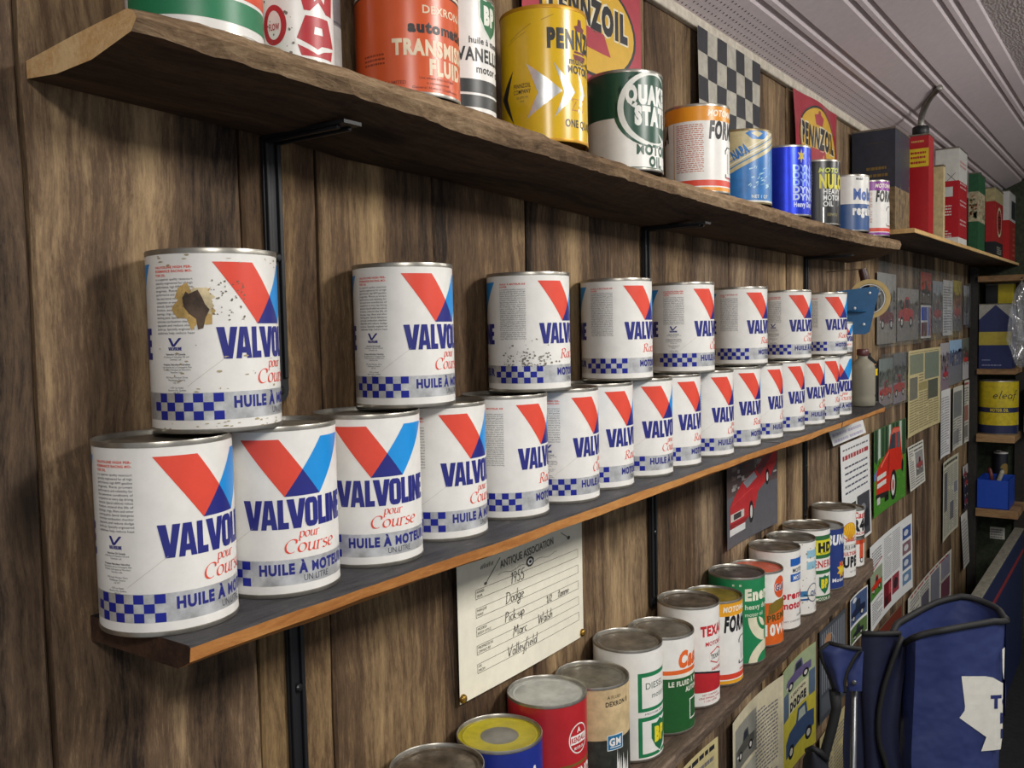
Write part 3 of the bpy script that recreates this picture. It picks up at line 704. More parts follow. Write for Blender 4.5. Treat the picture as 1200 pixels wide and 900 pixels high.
def b4(d):
    d.band(0, 73, M('#33352f', .5, 0, .3)); d.band(73, 142, M('#cdb58a', .5, 0, .12)); d.text('DEXRON II', 17, 118, 6, M('#3a3226'), .03, w=40); d.text('A FLUID', 20, 128, 4, M('#3a3226'), .0, w=22)
    d.rect(19, 45, 58, 79, M('#dfe4e6'), 3); d.rect(20, 44, 59, 78, M('#1c6d9c'), 4); d.text('GM', 32, 64.5, 9.5, WHITE, .05, w=20, al='C', layer=5); d.rect(23, 41, 61.4, 62.6, WHITE, 5)
    rn = random.Random(3)
    for k in range(16):
        cu = rn.choice([-32, -30, 40, 52])+rn.gauss(0, 4); z0 = rn.uniform(0, 20); d.poly([(cu-rn.uniform(1, 4), z0), (cu+rn.uniform(1, 5), z0+3), (cu+rn.uniform(-1, 2), z0+rn.uniform(20, 46)), (cu-rn.uniform(0, 2), z0+12)], WHITE, 3)
def b5(d):
    g = M('#1d7a4c'); s = 14
    for z0, z1 in ((72, 128), (6, 64)):
        d.rect(s, s+78, z0, z1, g, 2); d.rect(s+6, s+72, z0+5, z1-6, WHITE, 3)
    d.text('DIESEL', s+11, 104, 9, M('#1f4a3a'), .0, w=40); d.text('motor oil', s+22, 90, 8, M('#1f4a3a'), .0, w=44)
    shield(d, s+40, 33, 19, 24, 'BP'); d.text('MOTOR OIL', s+10, 67, 2.6, TXT, 0, w=40)
def shield(d, cu, cz, rw, rh, t, fg='#e8d52a'):
    pts = [(cu-rw, cz+rh*.85), (cu-rw*.4, cz+rh*.8), (cu, cz+rh), (cu+rw*.4, cz+rh*.8), (cu+rw, cz+rh*.85), (cu+rw, cz-.05*rh), (cu+rw*.6, cz-.6*rh), (cu, cz-rh), (cu-rw*.6, cz-.6*rh), (cu-rw, cz-.05*rh)]
    d.poly([(cu+(a-cu)*1.12, cz+(b_-cz)*1.1) for a, b_ in pts], M('#dfe6dd'), 4); d.poly(pts, M('#1d6a42'), 5); d.text(t, cu, cz-rh*.3, rh*.8, M(fg), .07, w=rw*1.35, al='C', layer=6)
def b6(d):
    dg = M('#1f5a2a'); d.band(0, 86, dg); d.band(92, 98.5, ORANGE, 2); d.band(86, 92, M('#e6e2d4'), 2); d.text('Castrol', 26, 103, 22, ORANGE, .07, w=90, sh=.2); d.text('LE FLUID À TRANSMISSION', 10, 74, 7.2, M('#e4e4d4'), .035, w=120); d.text('AUTOMATIQUE', 40, 63, 7.2, M('#e4e4d4'), .035, w=64)
    d.rect(49, 76, 18, 50, WHITE, 3); d.rect(51, 74, 20, 48, dg, 4)
def b7(d):
    d.text('TEXACO', 20, 117, 15, M('#c42a33'), .055, w=74); d.text('MOTOR OIL', 28, 100, 6.5, M('#c42a33'), .02, w=54)
    h = [(38, 74), (38, 88), (56, 95), (74, 88), (74, 74), (56, 67)]; d.poly(h, M('#c42a33'), 3); d.poly([(56+(a-56)*.86, 81+(b_-81)*.86) for a, b_ in h], WHITE, 4); d.rect(36, 76, 76, 86, WHITE, 5); d.text('TEXACO', 56, 77.5, 7, BLACK, .03, w=34, al='C', layer=6); d.text('HAVOLINE', 56, 58, 5, M('#c42a33'), .02, al='C', w=30)
    wv = [(0+i*10, 42+17*math.cos((i*10-10)/50*1.0)) for i in range(33)]
    d.poly(wv[:17]+[(160, 25), (0, 25)], M('#b8242c'), 2); d.poly(wv[16:]+[(320, 25), (160, 25)], M('#b8242c'), 2)
    d.pl(wv, 3, BLACK, 3); d.text('NET CONTENTS', 22, 19, 3, M('#b8242c'), 0, w=34); d.text('ONE IMPERIAL QUART', 16, 14, 3, M('#b8242c'), 0, w=50); d.text('1.136 LITRE', 24, 9, 3, M('#b8242c'), 0, w=30)
def formula(d, topc, stripe, copyc='#c05a3a'):
    h = d.h; d.band(h-26, h, topc); d.band(11, 20, M('#d8432c'), 2); d.band(0, 9, topc, 2)
    for o in (0, 157.7):
        d.text('MOTOMASTER', o+16, h-19, 9, M('#f0e6d2'), .04, w=78, sh=.2); d.text('FORMULA', o+18, h-52, 24, BLACK, .06, w=88, sh=.18)
        one = [(o+56, h-64), (o+70, h-64), (o+70, h-106), (o+78, h-106), (o+78, h-112), (o+50, h-112), (o+50, h-106), (o+58, h-106), (o+58, h-73), (o+50, h-76), (o+50, h-70)]
        d.poly(one, BLACK, 3); d.poly([(64+o+(a-64-o)*.82, h-88+(b_-h+88)*.93) for a, b_ in one], WHITE, 4)
        d.lines(o-34, o+10, 32, h-30, 24, M(copyc), .9, th=.38); d.line((o-39, 22), (o-39, h-28), 1.6, M('#d89a4a')); d.text('10W30', o+52, 22.5, 3.5, M('#d8432c'), .02, w=22)
def b8(d): formula(d, AMBER, None)
def b9(d):
    g = M('#1f8150'); d.band(0, 165, g)
    d.text('Energol', 14, 118, 19, M('#e8e6d0'), .06, w=96); d.text('heavy duty', 14, 101, 9, M('#d3dcc4'), .02, w=62); d.text('motor oil', 14, 88, 7, M('#d3dcc4'), .01, w=42)
    sh = M('#ded9bd')
    d.poly(arc(62, 86, 42, 46, 180, 270, 12)+arc(62, 86, 24, 27, 270, 180, 12), sh, 3); d.poly(arc(62, -3, 42, 43, 90, 180, 12)+arc(62, -3, 24, 24, 180, 90, 12), sh, 3); d.rect(60, 100, 21, 40, sh, 3)
    d.poly(arc(62, 86, 18, 20, 180, 270, 12)+[(62, 70), (56, 80)], sh, 3); d.text('1', -55, 132, 6, WHITE, .02); d.text('"  "', -8, 138, 8, M('#d3dcc4'), .03)
def b10(d):
    d.band(0, 84, M('#dd6522')); d.ell(52, 112, 17, 21, M('#d8552a'), 2); d.text('Gulf', 52, 106, 12, M('#f2f0ea'), .07, w=31, al='C'); d.text('Gulf', 52, 106, 12, M('#25356b'), .03, w=29, al='C', layer=5)
    d.poly([(22, 60), (90, 78), (90, 92), (40, 88), (24, 80)], M('#7f6a24'), 2); d.text('PREMIUM', 20, 47, 12, M('#5a4a18'), .04, w=80, rot=6); d.text('10W40', 12, 22, 19, M('#f0eee6'), .06, w=80)
def b11(d):
    bl = M('#1f5fb4')
    for z in (128, 97): d.rect(33, 90, z, z+15, bl, 2)
    d.text('MOTOR', 38, 115, 8, M('#333a44'), .02, w=40); d.text('MOTOR', 40, 100, 8, WHITE, .03, w=40); d.text('premium', 12, 63, 14, M('#c22f3a'), .05, w=92); d.text('motor oil', 12, 43, 14, M('#c22f3a'), .05, w=92); d.text('DETERGENT', 50, 26, 4, BLACK, .0, w=34); d.ell(72, 32, 6, 7, M('#3b3b40'), 3); d.text('NET CONTENTS', 16, 16, 3, TXT, 0, w=50)
def b12(d):
    bl = M('#3a78a8'); lb = M('#8fbcd0'); rn = random.Random(5)
    for z in (120, 96): d.rect(34, 90, z, z+16, lb, 2)
    d.rect(12, 90, 40, 52, bl, 2); d.rect(20, 90, 32, 36, M('#2d5d9a'), 2); d.ell(54, 46, 20, 20, M('#e4e2dc'), 3); d.ring(54, 46, 20, 20, 2.5, M('#6d7480'), 4); d.text('OIL', 44, 40, 10, M('#24407c'), .05, w=24); d.line((26, 44), (60, 38), 1.6, BLACK, 5)
    for i in range(90):
        cu, cz, r = rn.uniform(-40, 80), rn.uniform(4, 150), rn.uniform(.4, 2.2); d.poly([(cu+r*(1+rn.uniform(-.4, .4))*math.cos(a*PI/4), cz+r*(1+rn.uniform(-.4, .4))*math.sin(a*PI/4)) for a in range(8)], M(rn.choice(['#8b7b5c', '#b3a98e', '#55504a'])), 5)
def b13(d):
    g = M('#2c6a3a'); y = M('#dcd32c'); d.band(136, 146, g); d.band(104, 136, y); d.band(96, 104, g); d.band(62, 70, g); d.band(0, 14, g)
    d.text('HD', 26, 111, 18, BLACK, .07, w=44); d.text('MOTOR OIL', 30, 106, 3, BLACK, 0, w=30); d.text('ENERGOL', 14, 76, 15, M('#c23a3a'), .02, w=90); shield(d, 44, 38, 16, 21, 'BP'); d.text('MOTOR OIL', 20, 4, 6, M('#e4e4d4'), .03, w=50)
def b14(d):
    d.band(0, 145, M('#23397d')); d.text('SUNOCO', 14, 104, 20, M('#e8e8ea'), .07, w=110, sh=.12)
    c = (56, 44); d.poly([(c[0]+(18 if i % 2 else 10)*math.cos(i*PI/8), c[1]+(20 if i % 2 else 12)*math.sin(i*PI/8)) for i in range(16)], M('#e3b21f'), 3); d.poly([(46, 56), (58, 66), (62, 50)], M('#d8462c'), 4); d.rect(46, 70, 38, 48, M('#e3c93a'), 4); d.text('Motor Oil', 26, 18, 8, M('#e8e8ea'), .03, w=66)
def b15(d):
    sh = M('#e8b81e'); c = (42, 112)
    d.poly([(c[0]-9, c[1]-14), (c[0]-7, c[1]-20), (c[0]+7, c[1]-20), (c[0]+9, c[1]-14)]+[(c[0]+21*math.cos(math.radians(a)), c[1]-2+22*math.sin(math.radians(a))+(1.2 if k % 2 else 0)) for k, a in enumerate(range(-15, 200, 12))], sh, 3)
    d.ring(c[0], c[1]-1, 22.5, 22.5, 1.6, M('#c2421f'), 2)
    for k in range(-3, 4): d.line((c[0]+k*1.8, c[1]-17), (c[0]+k*6.4, c[1]+17-abs(k)*3.4), 1.0, M('#c2421f'), 4)
    d.text('SHELL', 28, 88, 8, M('#c2352c'), .04, w=40); d.text('HUILE À MOTEUR', 14, 70, 8, M('#30323c'), .02, w=80); d.text('MULTIGRADE', 16, 55, 8, M('#c2352c'), .03, w=70); d.text('SUPER', 8, 28, 22, BLACK, .06, w=80); d.band(79, 80.5, M('#b9b5aa'), 2); d.text('NET 1.136 L', 40, 14, 3.4, TXT, 0, w=30)
def b16a(d): d.text('Castrol', 12, 50, 15, M('#c93a3a'), .03, w=84, sh=.15); d.text('R40', 12, 20, 26, BLACK, .07, w=70); d.text('RACING', 14, 9, 6, M('#c93a3a'), .02, w=56); d.band(2, 6, BLACK, 2)
def b16b(d): d.rect(8, 70, 58, 68, M('#d8502c'), 3); d.rect(36, 52, 22, 68, M('#d8502c'), 3); d.rect(8, 24, 34, 60, M('#e2632c'), 3); d.ell(44, 18, 7, 7, M('#3a3a3e'), 3); d.ell(44, 18, 4, 4, WHITE, 4)
BROWNLID = M('#75695a', .4, .5, .28)
spec = [  # key, design, height mm, lid panel, centre, x, y, turn, label
 ('b1', b1, 163, BROWNLID, None, .711, -.062, 0, 'oil can with a bare brown metal lid at the lower left, cut by the frame'),
 ('b2', b2, 150, M('#b3a51c', .4, 0, .1), M('#8f8d86', .4, .5, .1), .830, -.057, 0, 'blue oil can with a yellow lid and grey centre disc'),
 ('b3', b3, 163, M('#b9bab4', .42, .35, .12), None, .934, -.056, 0, 'red oil can with a pale lid and a round white emblem'),
 ('b4', b4, 145, M('#8c8779', .4, .6, .2), None, 1.047, -.056, 0, 'half tan half black torn oil can with a square blue badge'),
 ('b5', b5, 162, TIN_D, None, 1.1495, -.056, 0, 'tall white diesel oil can with green frames and a shield'),
 ('b6', b6, 150, TIN_D, None, 1.2515, -.060, 0, 'white over dark green oil can with orange slanted lettering'),
 ('b7', b7, 165, BROWNLID, None, 1.359, -.057, 0, 'white oil can with red lettering and a red wave at its foot'),
 ('b8', b8, 146, M('#8c7a2e', .4, .3, .2), None, 1.462, -.057, 0, 'white oil can with amber top band and big outlined 1 on the bottom shelf'),
 ('b9', b9, 159, M('#5d5750', .4, .55, .25), None, 1.572, -.057, 0, 'bright green oil can with cream lettering and curved cream stripe'),
 ('b10', b10, 143, M('#c2573a', .4, 0, .15), None, 1.676, -.056, 0, 'white and orange oil can with a reddish lid'),
 ('b11', b11, 161, BROWNLID, None, 1.779, -.056, 0, 'white oil can with two blue squares and red lower-case lettering'),
 ('b12', b12, 157, M('#77736b', .4, .6, .2), None, 1.882, -.056, 0, 'worn flaking white oil can with pale blue marks'),
 ('b13', b13, 161, BROWNLID, None, 1.985, -.056, 0, 'white oil can with green and yellow bands and a shield'),
 ('b14', b14, 142, M('#8a8a8a', .4, .6, .1), None, 2.088, -.057, 0, 'navy blue oil can with white lettering and yellow burst'),
 ('b15', b15, 165, BROWNLID, None, 2.190, -.058, 0, 'tall white oil can with a yellow scallop and large black lettering')]
for key, fn, h, pan, cen, x, y, turn, lab in spec:
    can_meshes(key, fn, h=h, panel=pan, centre=cen); place_can(key, x, y, lowz(x)+.0008, turn, lab, 'mixed oil cans on the bottom shelf')
can_meshes('b16a', b16a, R=46, h=72, panel=M('#a9a9a5', .35, .6, .1)); can_meshes('b16b', b16b, R=46, h=72, panel=TIN_D)
zc = lowz(2.292)+.0008
place_can('b16b', 2.292, -.056, zc, 4, 'short white can with orange numeral, lower of the stacked pair at the shelf end', 'mixed oil cans on the bottom shelf')
place_can('b16a', 2.292, -.056, zc+.0722, 4, 'short white can with black lettering, upper of the stacked pair at the shelf end', 'mixed oil cans on the bottom shelf')

# ---- top shelf
def t1(d):
    d.R = d.R
    def wave(z0, z1, k, m, l): 
        a = [(-60+i*8, z0+k*math.sin((-60+i*8)/28.0)) for i in range(20)]; b_ = [(p, q+z1-z0) for p, q in a]; d.poly(a+b_[::-1], m, l)
    wave(11, 28, -1.2, M('#1f7a50'), 2); wave(31, 49, -1.6, M('#d9512f'), 2)
    d.text('huile à moteur / motor oil', 0, 53, 4, M('#c9483a'), .0, w=52, sh=.2); d.text('Castrol', -40, 78, 30, M('#d9512f'), .07, w=110, sh=.2); d.ell(-74, 16, 8, 12, M('#b94a50'), 3)
def t2(d):
    nv = M('#26304f'); r_ = M('#b3252f')
    d.rect(-12, 27, 70, 92, nv, 2); d.text('SUPER', 8, 77.5, 8.5, WHITE, .05, w=29, al='C')
    d.poly([(-9, 66), (29, 66), (26, 42), (18, 42), (10, 50), (2, 42), (-3, 42)], r_, 2); d.poly([(4, 66), (9, 66), (9, 53), (6, 50)], WHITE, 3); d.poly([(14, 66), (19, 66), (16, 50), (13, 53)], WHITE, 3)
    d.poly([(-2, 38), (20, 38), (28, 18), (24, 6), (-6, 6), (-10, 18)], r_, 2, hole=[(6, 30), (13, 30), (14, 24), (5, 24)]); d.poly([(-11, 20), (8, 12), (12, 15), (29, 17), (29, 15), (14, 11), (8, 8), (-10, 15)], WHITE, 4)
    d.ring(-28, 30, 11, 16, 4.5, r_, 3); d.text('FLOW', -33, 26, 5, r_, .03, w=10)
    rn = random.Random(6)
    for i in range(70):
        cu, cz, r = rn.uniform(-45, -10), rn.uniform(4, 135), rn.uniform(.3, 1.4); d.poly([(cu+r*math.cos(a*PI/3), cz+r*rn.uniform(.5, 1.5)*math.sin(a*PI/3)) for a in range(6)], M('#6d6658'), 5)
def t3(d):
    o = M('#d2582a', .32, 0, .03); d.band(0, 145, o); cr = M('#e6d3b4')
    d.band(93, 94.6, BLACK, 2); d.band(94.8, 97.8, M('#e8dcc8'), 2); d.band(98, 99.4, BLACK, 2)
    d.ell(34, 116, 25, 16, cr, 3); d.ell(34, 116, 23.4, 14.4, o, 4); d.text('FINA', 34, 110, 12, cr, .07, w=36, al='C', layer=5)
    d.text('DEXRON-II', 14, 75, 7, cr, .02, w=58); d.text('automatic', 1, 57.5, 9.5, BLACK, .06, w=72); d.text('TRANSMISSION', -14, 37, 13, cr, .055, w=112); d.text('FLUID', 20, 20, 13, cr, .055, w=44)
    for i in range(3): d.text(['Use where Dexron-II fluid', 'is recommended', 'General Motors Qualification'][i], 30, 15-i*4.4, 2.2, M('#8a3414'), .01, al='C', w=[40, 26, 54][i])
    d.text('FINA LIMITED', -30, 10, 3, M('#8a3414'), .01, w=28); d.lines(-46, -22, 28, 40, 3, M('#8a3414'), .8)
def t4(d):
    shield(d, 47, 113, 16, 21, 'BP', '#e4e6dc'); d.text('huile à moteur', 16, 84, 6.5, BLACK, .02, w=60); d.text('VANELLUS', 3, 66, 13, BLACK, .03, w=74); d.text('motor oil', 24, 54, 8, BLACK, .02, w=46)
    k = M('#2b2d2d'); d.band(33, 47, k, 2); d.band(18, 30.5, k, 2); d.ell(12, 2, 17, 12, M('#2f6a4c'), 3); d.ell(12, 1, 14, 9, M('#e0e2dc'), 4); d.text('MOTOR OIL', 34, 5, 6, M('#2f6a4c'), .02, w=40)
def t5(d):
    y = M('#d9b01a', .25, 0, .02); d.band(0, 150, y); k = M('#1c1a18'); rd = M('#6d1f22'); s = M('#cfd0d0', .3, .75, .08)
    d.text('PENNZOIL', 4, 104, 19, k, .07, w=96, sx=1); d.poly([(36, 98), (60, 98), (58, 92), (38, 92)], rd, 3); d.poly([(41, 124), (55, 124), (58, 129), (52, 131), (51, 138), (45, 138), (44, 131), (38, 129)], rd, 3); d.rect(38, 58, 99.5, 102, rd, 3)
    d.text('multi-vis', 30, 87, 7, k, .03, w=44); d.text('MOTOR OIL', 28, 77, 8, k, .05, w=58)
    d.poly([(-20, 87), (21, 56), (-20, 26), (-7, 54)], s, 3); d.poly([(11, 87), (39, 56), (11, 26), (24, 55)], s, 3); d.poly([(42, 82), (58, 56), (42, 32), (50, 56)], s, 3)
    d.poly([(-38, 82), (-62, 54), (-38, 22), (-49, 52)], M('#4a4648', .3, .6, .1), 3)
    d.text('PENNZOIL', -38, 61, 4.6, k, .01, w=23); d.text('COMPANY', -38, 54.5, 4.6, k, .01, w=23); d.text('OIL CITY, PA.', -34, 49, 2.4, k, 0, w=16); d.text('U.S.A.', -29, 45, 2.4, k, 0, w=6)
    d.text('Z-7', 34, 36, 12, M('#b8791f'), .05, w=24); d.text('Z-7', 35, 36.8, 10.5, y, .02, w=22, layer=5); d.text('ONE QUART', 24, 17, 8, k, .03, w=54); d.line((-42, 115), (-14, 130), .5, M('#7a6414'), 4); d.line((-46, 111), (-20, 122), .4, M('#7a6414'), 4); d.line((-2, 133), (12, 139), .6, M('#7a6414'), 4)
def t6(d):
    g = M('#1c4a38', .34, 0, .05); d.band(68, 140, g); d.ell(39, 80, 49, 48, M('#dcded8'), 2); d.ell(43, 80, 45, 44, g, 3)
    d.ell(36, 80, 52, 49.5, g, 1); wh = M('#e2e3de'); d.text('QUAKER', 1, 87, 21, wh, .075, w=84); d.text('STATE', 13, 60, 21, wh, .075, w=64)
    d.poly([(52, 50), (70, 40), (74, 30), (62, 38)], wh, 4); d.text('MOTOR', 14, 21, 12, g, .06, w=62); d.text('OIL', 33, 6, 12, g, .06, w=26); d.band(0, 4.5, g, 2)
def t7(d):
    d.text('ADDS', -4, 92, 11, M('#b8323a'), .05, w=40, rot=6); d.text('ENGINES', -8, 74, 13, BLACK, .06, w=56, rot=8)
    cs = ['#2f4f9a', '#8a3a2c', '#d2a53a', '#3f6fb4', '#2a3350', '#c9cfd6']
    for i in range(6):
        for j in range(4): d.rect(-20+i*11, -10+i*11, 8+j*13, 20+j*13, M(cs[(i*2+j*3) % 6]), 3)
def t8(d): formula(d, M('#e0921c', .34, 0, .03), None)
def t9(d):
    cr = M('#c9bb8e', .34, 0, .1); bl = M('#2a76bd', .34, 0, .12); d.band(0, 140, cr)
    d.poly([(-80, 22), (0, 62), (80, 102), (80, 0), (-80, 0)], bl, 2); 
    for k in range(4): d.line((-80, 30+k*6), (80, 110+k*6), 2.2-.3*k, M('#3f7db5') if k % 2 == 0 else M('#e3e0d2'), 3)
    d.poly([(6, 118), (20, 126), (44, 126), (52, 118), (40, 108), (18, 108)], bl, 3); d.poly([(16, 118), (26, 122), (38, 118), (28, 111)], cr, 4); d.text('NAPA', -13, 74, 15, bl, .07, w=30, rot=27); d.text('NET 1 QT', 16, 10, 5, M('#d6dccf'), .02, w=34); d.band(0, 6, M('#dedcd0'), 3)
    rn = random.Random(8)
    for i in range(26):
        cu, cz = rn.uniform(10, 50), rn.uniform(26, 60); d.line((cu, cz), (cu+rn.uniform(2, 9), cz+rn.uniform(1, 5)), rn.uniform(.6, 2.4), M('#a9d0de'), 4)
def t10(d):
    d.base.name; d.band(0, 140, M('#1c35c9', .3, .55, .08)); lb = M('#7f9be8', .3, .2, .05)
    for k in range(5): d.text('DYNO', 16, 30+k*13.5, 11, lb if k > 1 else M('#b8c8f2'), .06, w=64)
    d.text('Heavy Duty', 18, 17, 9, M('#d4dcf2'), .04, w=50); d.poly([(34+(9 if i % 2 else 4)*math.cos(i*PI/6), 112+(14 if i % 2 else 6)*math.sin(i*PI/6)) for i in range(12)], M('#c9b23a'), 3)
    for k in range(40): d.line((-60+k*3, 2), (-62+k*3, 138), .25, M('#2a48e0', .25, .6), 2)
def t11(d):
    k = M('#1a1a1c', .32, 0, .08); d.band(0, 140, k); d.lines(-44, -4, 70, 112, 7, M('#6d6a60'), .9); d.lines(-44, -10, 30, 60, 6, M('#5a574f'), .8)
    d.text('MOTO', 6, 107, 9, M('#c9d24a'), .04, w=50, sh=.2); d.text('NULON', 8, 76, 26, M('#e0d52e'), .06, w=84); wh = M('#e4e4e0')
    for i, s in enumerate(('HEAVY', 'MOTOR', 'OIL')): d.text(s, 16, 63-i*12.5, 10, wh, .03, w=[46, 46, 24][i])
    d.rect(-22, -19, 0, 40, M('#cfd0d0', .3, .6), 3); d.rect(16, 18, 0, 36, M('#cfd0d0', .3, .6), 3); d.text('10W30', 24, 18, 6, M('#8a8450'), .02, w=30)
def t12(d):
    d.band(0, 62, M('#33578f', .34, 0, .06)); d.text('Mobil', 15, 72, 24, M('#2f5aa8'), .07, w=72); d.text('regular', 14, 38, 19, WHITE, .06, w=72); d.text('Mobil', 22, 116, 5, M('#3a4048'), .03, w=18)
def t13(d): formula(d, M('#8a2f9a', .34, 0, .04), None)
tops = [('t1', t1, 50.2, 140.5, .443, -.070, .4335, 0, 'white oil can with orange and green stripes at the left end of the top shelf'),
 ('t2', t2, 31, 140.5, .530, -.085, .4335, 18, 'slim white can with navy label and two big red letters on the top shelf'),
 ('t3', t3, 50.2, 140.5, .679, -.077, .4332, 0, 'large orange transmission fluid can on the top shelf'),
 ('t4', t4, 45, 135, .786, -.049, .4285, 0, 'white oil can with a dark green shield and two black bands'),
 ('t5', t5, 50.2, 150, .905, -.088, .4222, 0, 'yellow oil can with silver arrow shapes on the top shelf'),
 ('t6', t6, 50.2, 130, 1.110, -.085, .4182, 0, 'dark green and white oil can with a big round emblem'),
 ('t7', t7, 30, 122, 1.212, -.034, .4182, 40, 'slim white can with coloured squares, half hidden behind the green and white can'),
 ('t8', t8, 50.2, 136, 1.364, -.078, .4184, 0, 'white oil can with an orange top band on the top shelf'),
 ('t9', t9, 50.2, 126, 1.537, -.085, .4180, 0, 'cream and blue metallic oil can with diagonal stripes'),
 ('t10', t10, 50.2, 133, 1.758, -.085, .4175, 0, 'shiny deep blue oil can with lettering repeated down its side'),
 ('t11', t11, 50.2, 134, 1.956, -.085, .4165, 0, 'black oil can with yellow and white lettering'),
 ('t12', t12, 50.2, 129, 2.194, -.085, .4202, 0, 'white over blue oil can beside the black one on the top shelf'),
 ('t13', t13, 50.2, 137, 2.393, -.085, .4238, 0, 'white oil can with a purple top band at the end of the top shelf')]
for key, fn, R, h, x, y, z, turn, lab in tops:
    can_meshes(key, fn, R=R, h=h, panel=TIN_D, rim=M('#8a7a58', .4, .5, .2) if key in ('t9',) else M('#c9931f', .4, .3, .1) if key == 't5' else TIN); place_can(key, x, y, max(lerp(x+R/1000*k, ZT) for k in (-1, -.5, 0, .5, 1))+.0004, turn, lab, 'mixed oil cans on the top shelf')
def tg(d): d.band(0, 20, M('#4a4a4c')); d.band(60, 62, M('#77787a')); d.band(100, 104, M('#77787a'))
d_ = can_meshes('tg', lambda d: (d.band(0, 150, M('#8f9296', .3, .5, .12)), d.band(8, 62, M('#a9a9a6', .5, 0, .1), 2), d.band(64, 66, M('#55585c'), 2)), R=26, h=150, panel=TIN_D)
place_can('tg', .597, -.033, .4338, 0, 'plain grey metal can half hidden left of the orange can', 'mixed oil cans on the top shelf')

# ---------------------------------------------------------------- sheets on the wall
INK = M('#23232a', .6, 0, 0); GREYT = M('#77757a', .6, 0, 0); NEWS = M('#d3c9a6', .7, 0, .06); NEWSW = M('#d9d7cb', .65, 0, .05); PAP = M('#e6e6e4', .55, 0, .02)
def sheet(name, cat, label, x0, x1, z0, z1, draw, base=PAP, y=-.006, curl=None, group=None, tilt=0.0, loc_rot=None):
    W, H = (x1-x0)*1000, (z1-z0)*1000
    d = Dsn(base, 50, H+W); draw(d, W, H)
    o = link(name, flat_mesh(name, d, W, H, curl=(lambda u, z: curl(u/W, z/H)) if curl else None), None, (x0, y, z0), label=label, category=cat, group=group)
    o.rotation_euler = (0, tilt, 0)
    return o
def fr(d, W, H, x0, z0, x1, z1, m, l=1): d.rect(x0*W, x1*W, z0*H, z1*H, M(m) if isinstance(m, str) else m, l)
def pg(d, W, H, pts, m, l=3): d.poly([(a*W, b*H) for a, b in pts], M(m) if isinstance(m, str) else m, l)
def ol(d, W, H, cx, cz, rx, rz, m, l=4): d.ell(cx*W, cz*H, rx*W, rz*H, M(m) if isinstance(m, str) else m, l)
def pickup(d, W, H, x, z, w, h, body='#c0322f', l=3, glass='#2c3540', flip=False):
    f = lambda pts: [((x+(1-a if flip else a)*w), z+b*h) for a, b in pts]
    pg(d, W, H, f([(0, .2), (0, .46), (.06, .55), (.34, .6), (.40, .92), (.46, .98), (.66, .98), (.71, .6), (1, .56), (1, .22)]), body, l)
    pg(d, W, H, f([(.40, .62), (.44, .9), (.63, .9), (.66, .62)]), glass, l+1)
    for c in (.2, .8):
        cx = x+(1-c if flip else c)*w; ol(d, W, H, cx, z+.18*h, .115*w, .18*h, '#17171a', l+1); ol(d, W, H, cx, z+.18*h, .06*w, .1*h, '#d9d6cf', l+2)
    pg(d, W, H, f([(-.01, .22), (-.01, .30), (.08, .30), (.08, .22)]), '#d9d9d6', l+1)
def photo(sky, mid, ground, body=None, flip=False, car=(.12, .2, .76, .42)):
    def f(d, W, H):
        fr(d, W, H, 0, 0, 1, 1, ground, 1); fr(d, W, H, 0, .42, 1, 1, mid, 2); fr(d, W, H, 0, .72, 1, 1, sky, 3)
        rn = random.Random(int(W*7+H))
        for i in range(26): ol(d, W, H, rn.uniform(.05, .95), rn.uniform(.6, .76), rn.uniform(.02, .07), rn.uniform(.02, .06), mid, 4)
        for i in range(12): fr(d, W, H, (a := rn.uniform(0, .9)), (b_ := rn.uniform(.42, .66)), a+rn.uniform(.03, .1), b_+rn.uniform(.03, .12), rn.choice(['#55504c', '#8b8a86', '#3a3f3a', '#a49a8a']), 5)
        if body: pickup(d, W, H, car[0], car[1], car[2], car[3], body, 6, flip=flip)
    return f
def article(cols, rows, head=None, pics=(), ink=None, headcol=None, top=.9):
    def f(d, W, H):
        m = ink or GREYT
        if head: d.lines(W*.06, W*.92, H*(top+.015), H*(top+.075), 1, headcol or INK, 1.0, th=.6)
        cw = .9/cols
        for c in range(cols):
            x0 = .05+c*cw; segs = [(.04, top)]
            for (px0, pz0, px1, pz1, _) in pics:
                if px0 < x0+cw*.5 < px1:
                    ns = []
                    for a, b in segs:
                        if pz1 <= a or pz0 >= b: ns.append((a, b)); continue
                        if pz0-a > .03: ns.append((a, pz0-.01))
                        if b-pz1 > .03: ns.append((pz1+.01, b))
                    segs = ns
            for a, b in segs: d.lines(x0*W, (x0+cw*.9)*W, a*H, b*H, max(1, int(rows*(b-a))), m, .85)
        for (px0, pz0, px1, pz1, k) in pics:
            if callable(k): k(d, W, H, px0, pz0, px1, pz1)
            else: fr(d, W, H, px0, pz0, px1, pz1, k, 2)
    return f
def pic(sky, ground, body, flip=False):
    def k(d, W, H, x0, z0, x1, z1):
        fr(d, W, H, x0, z0, x1, z1, ground, 2); fr(d, W, H, x0, z0+(z1-z0)*.5, x1, z1, sky, 3); pickup(d, W, H, x0+(x1-x0)*.1, z0+(z1-z0)*.16, (x1-x0)*.8, (z1-z0)*.6, body, 4, flip=flip)
    return k
bow = lambda k: (lambda u, v: k*4*(u-.5)**2)
lift = lambda k: (lambda u, v: k*(1-v)*(1-u)+.8*k*u*(1-v))

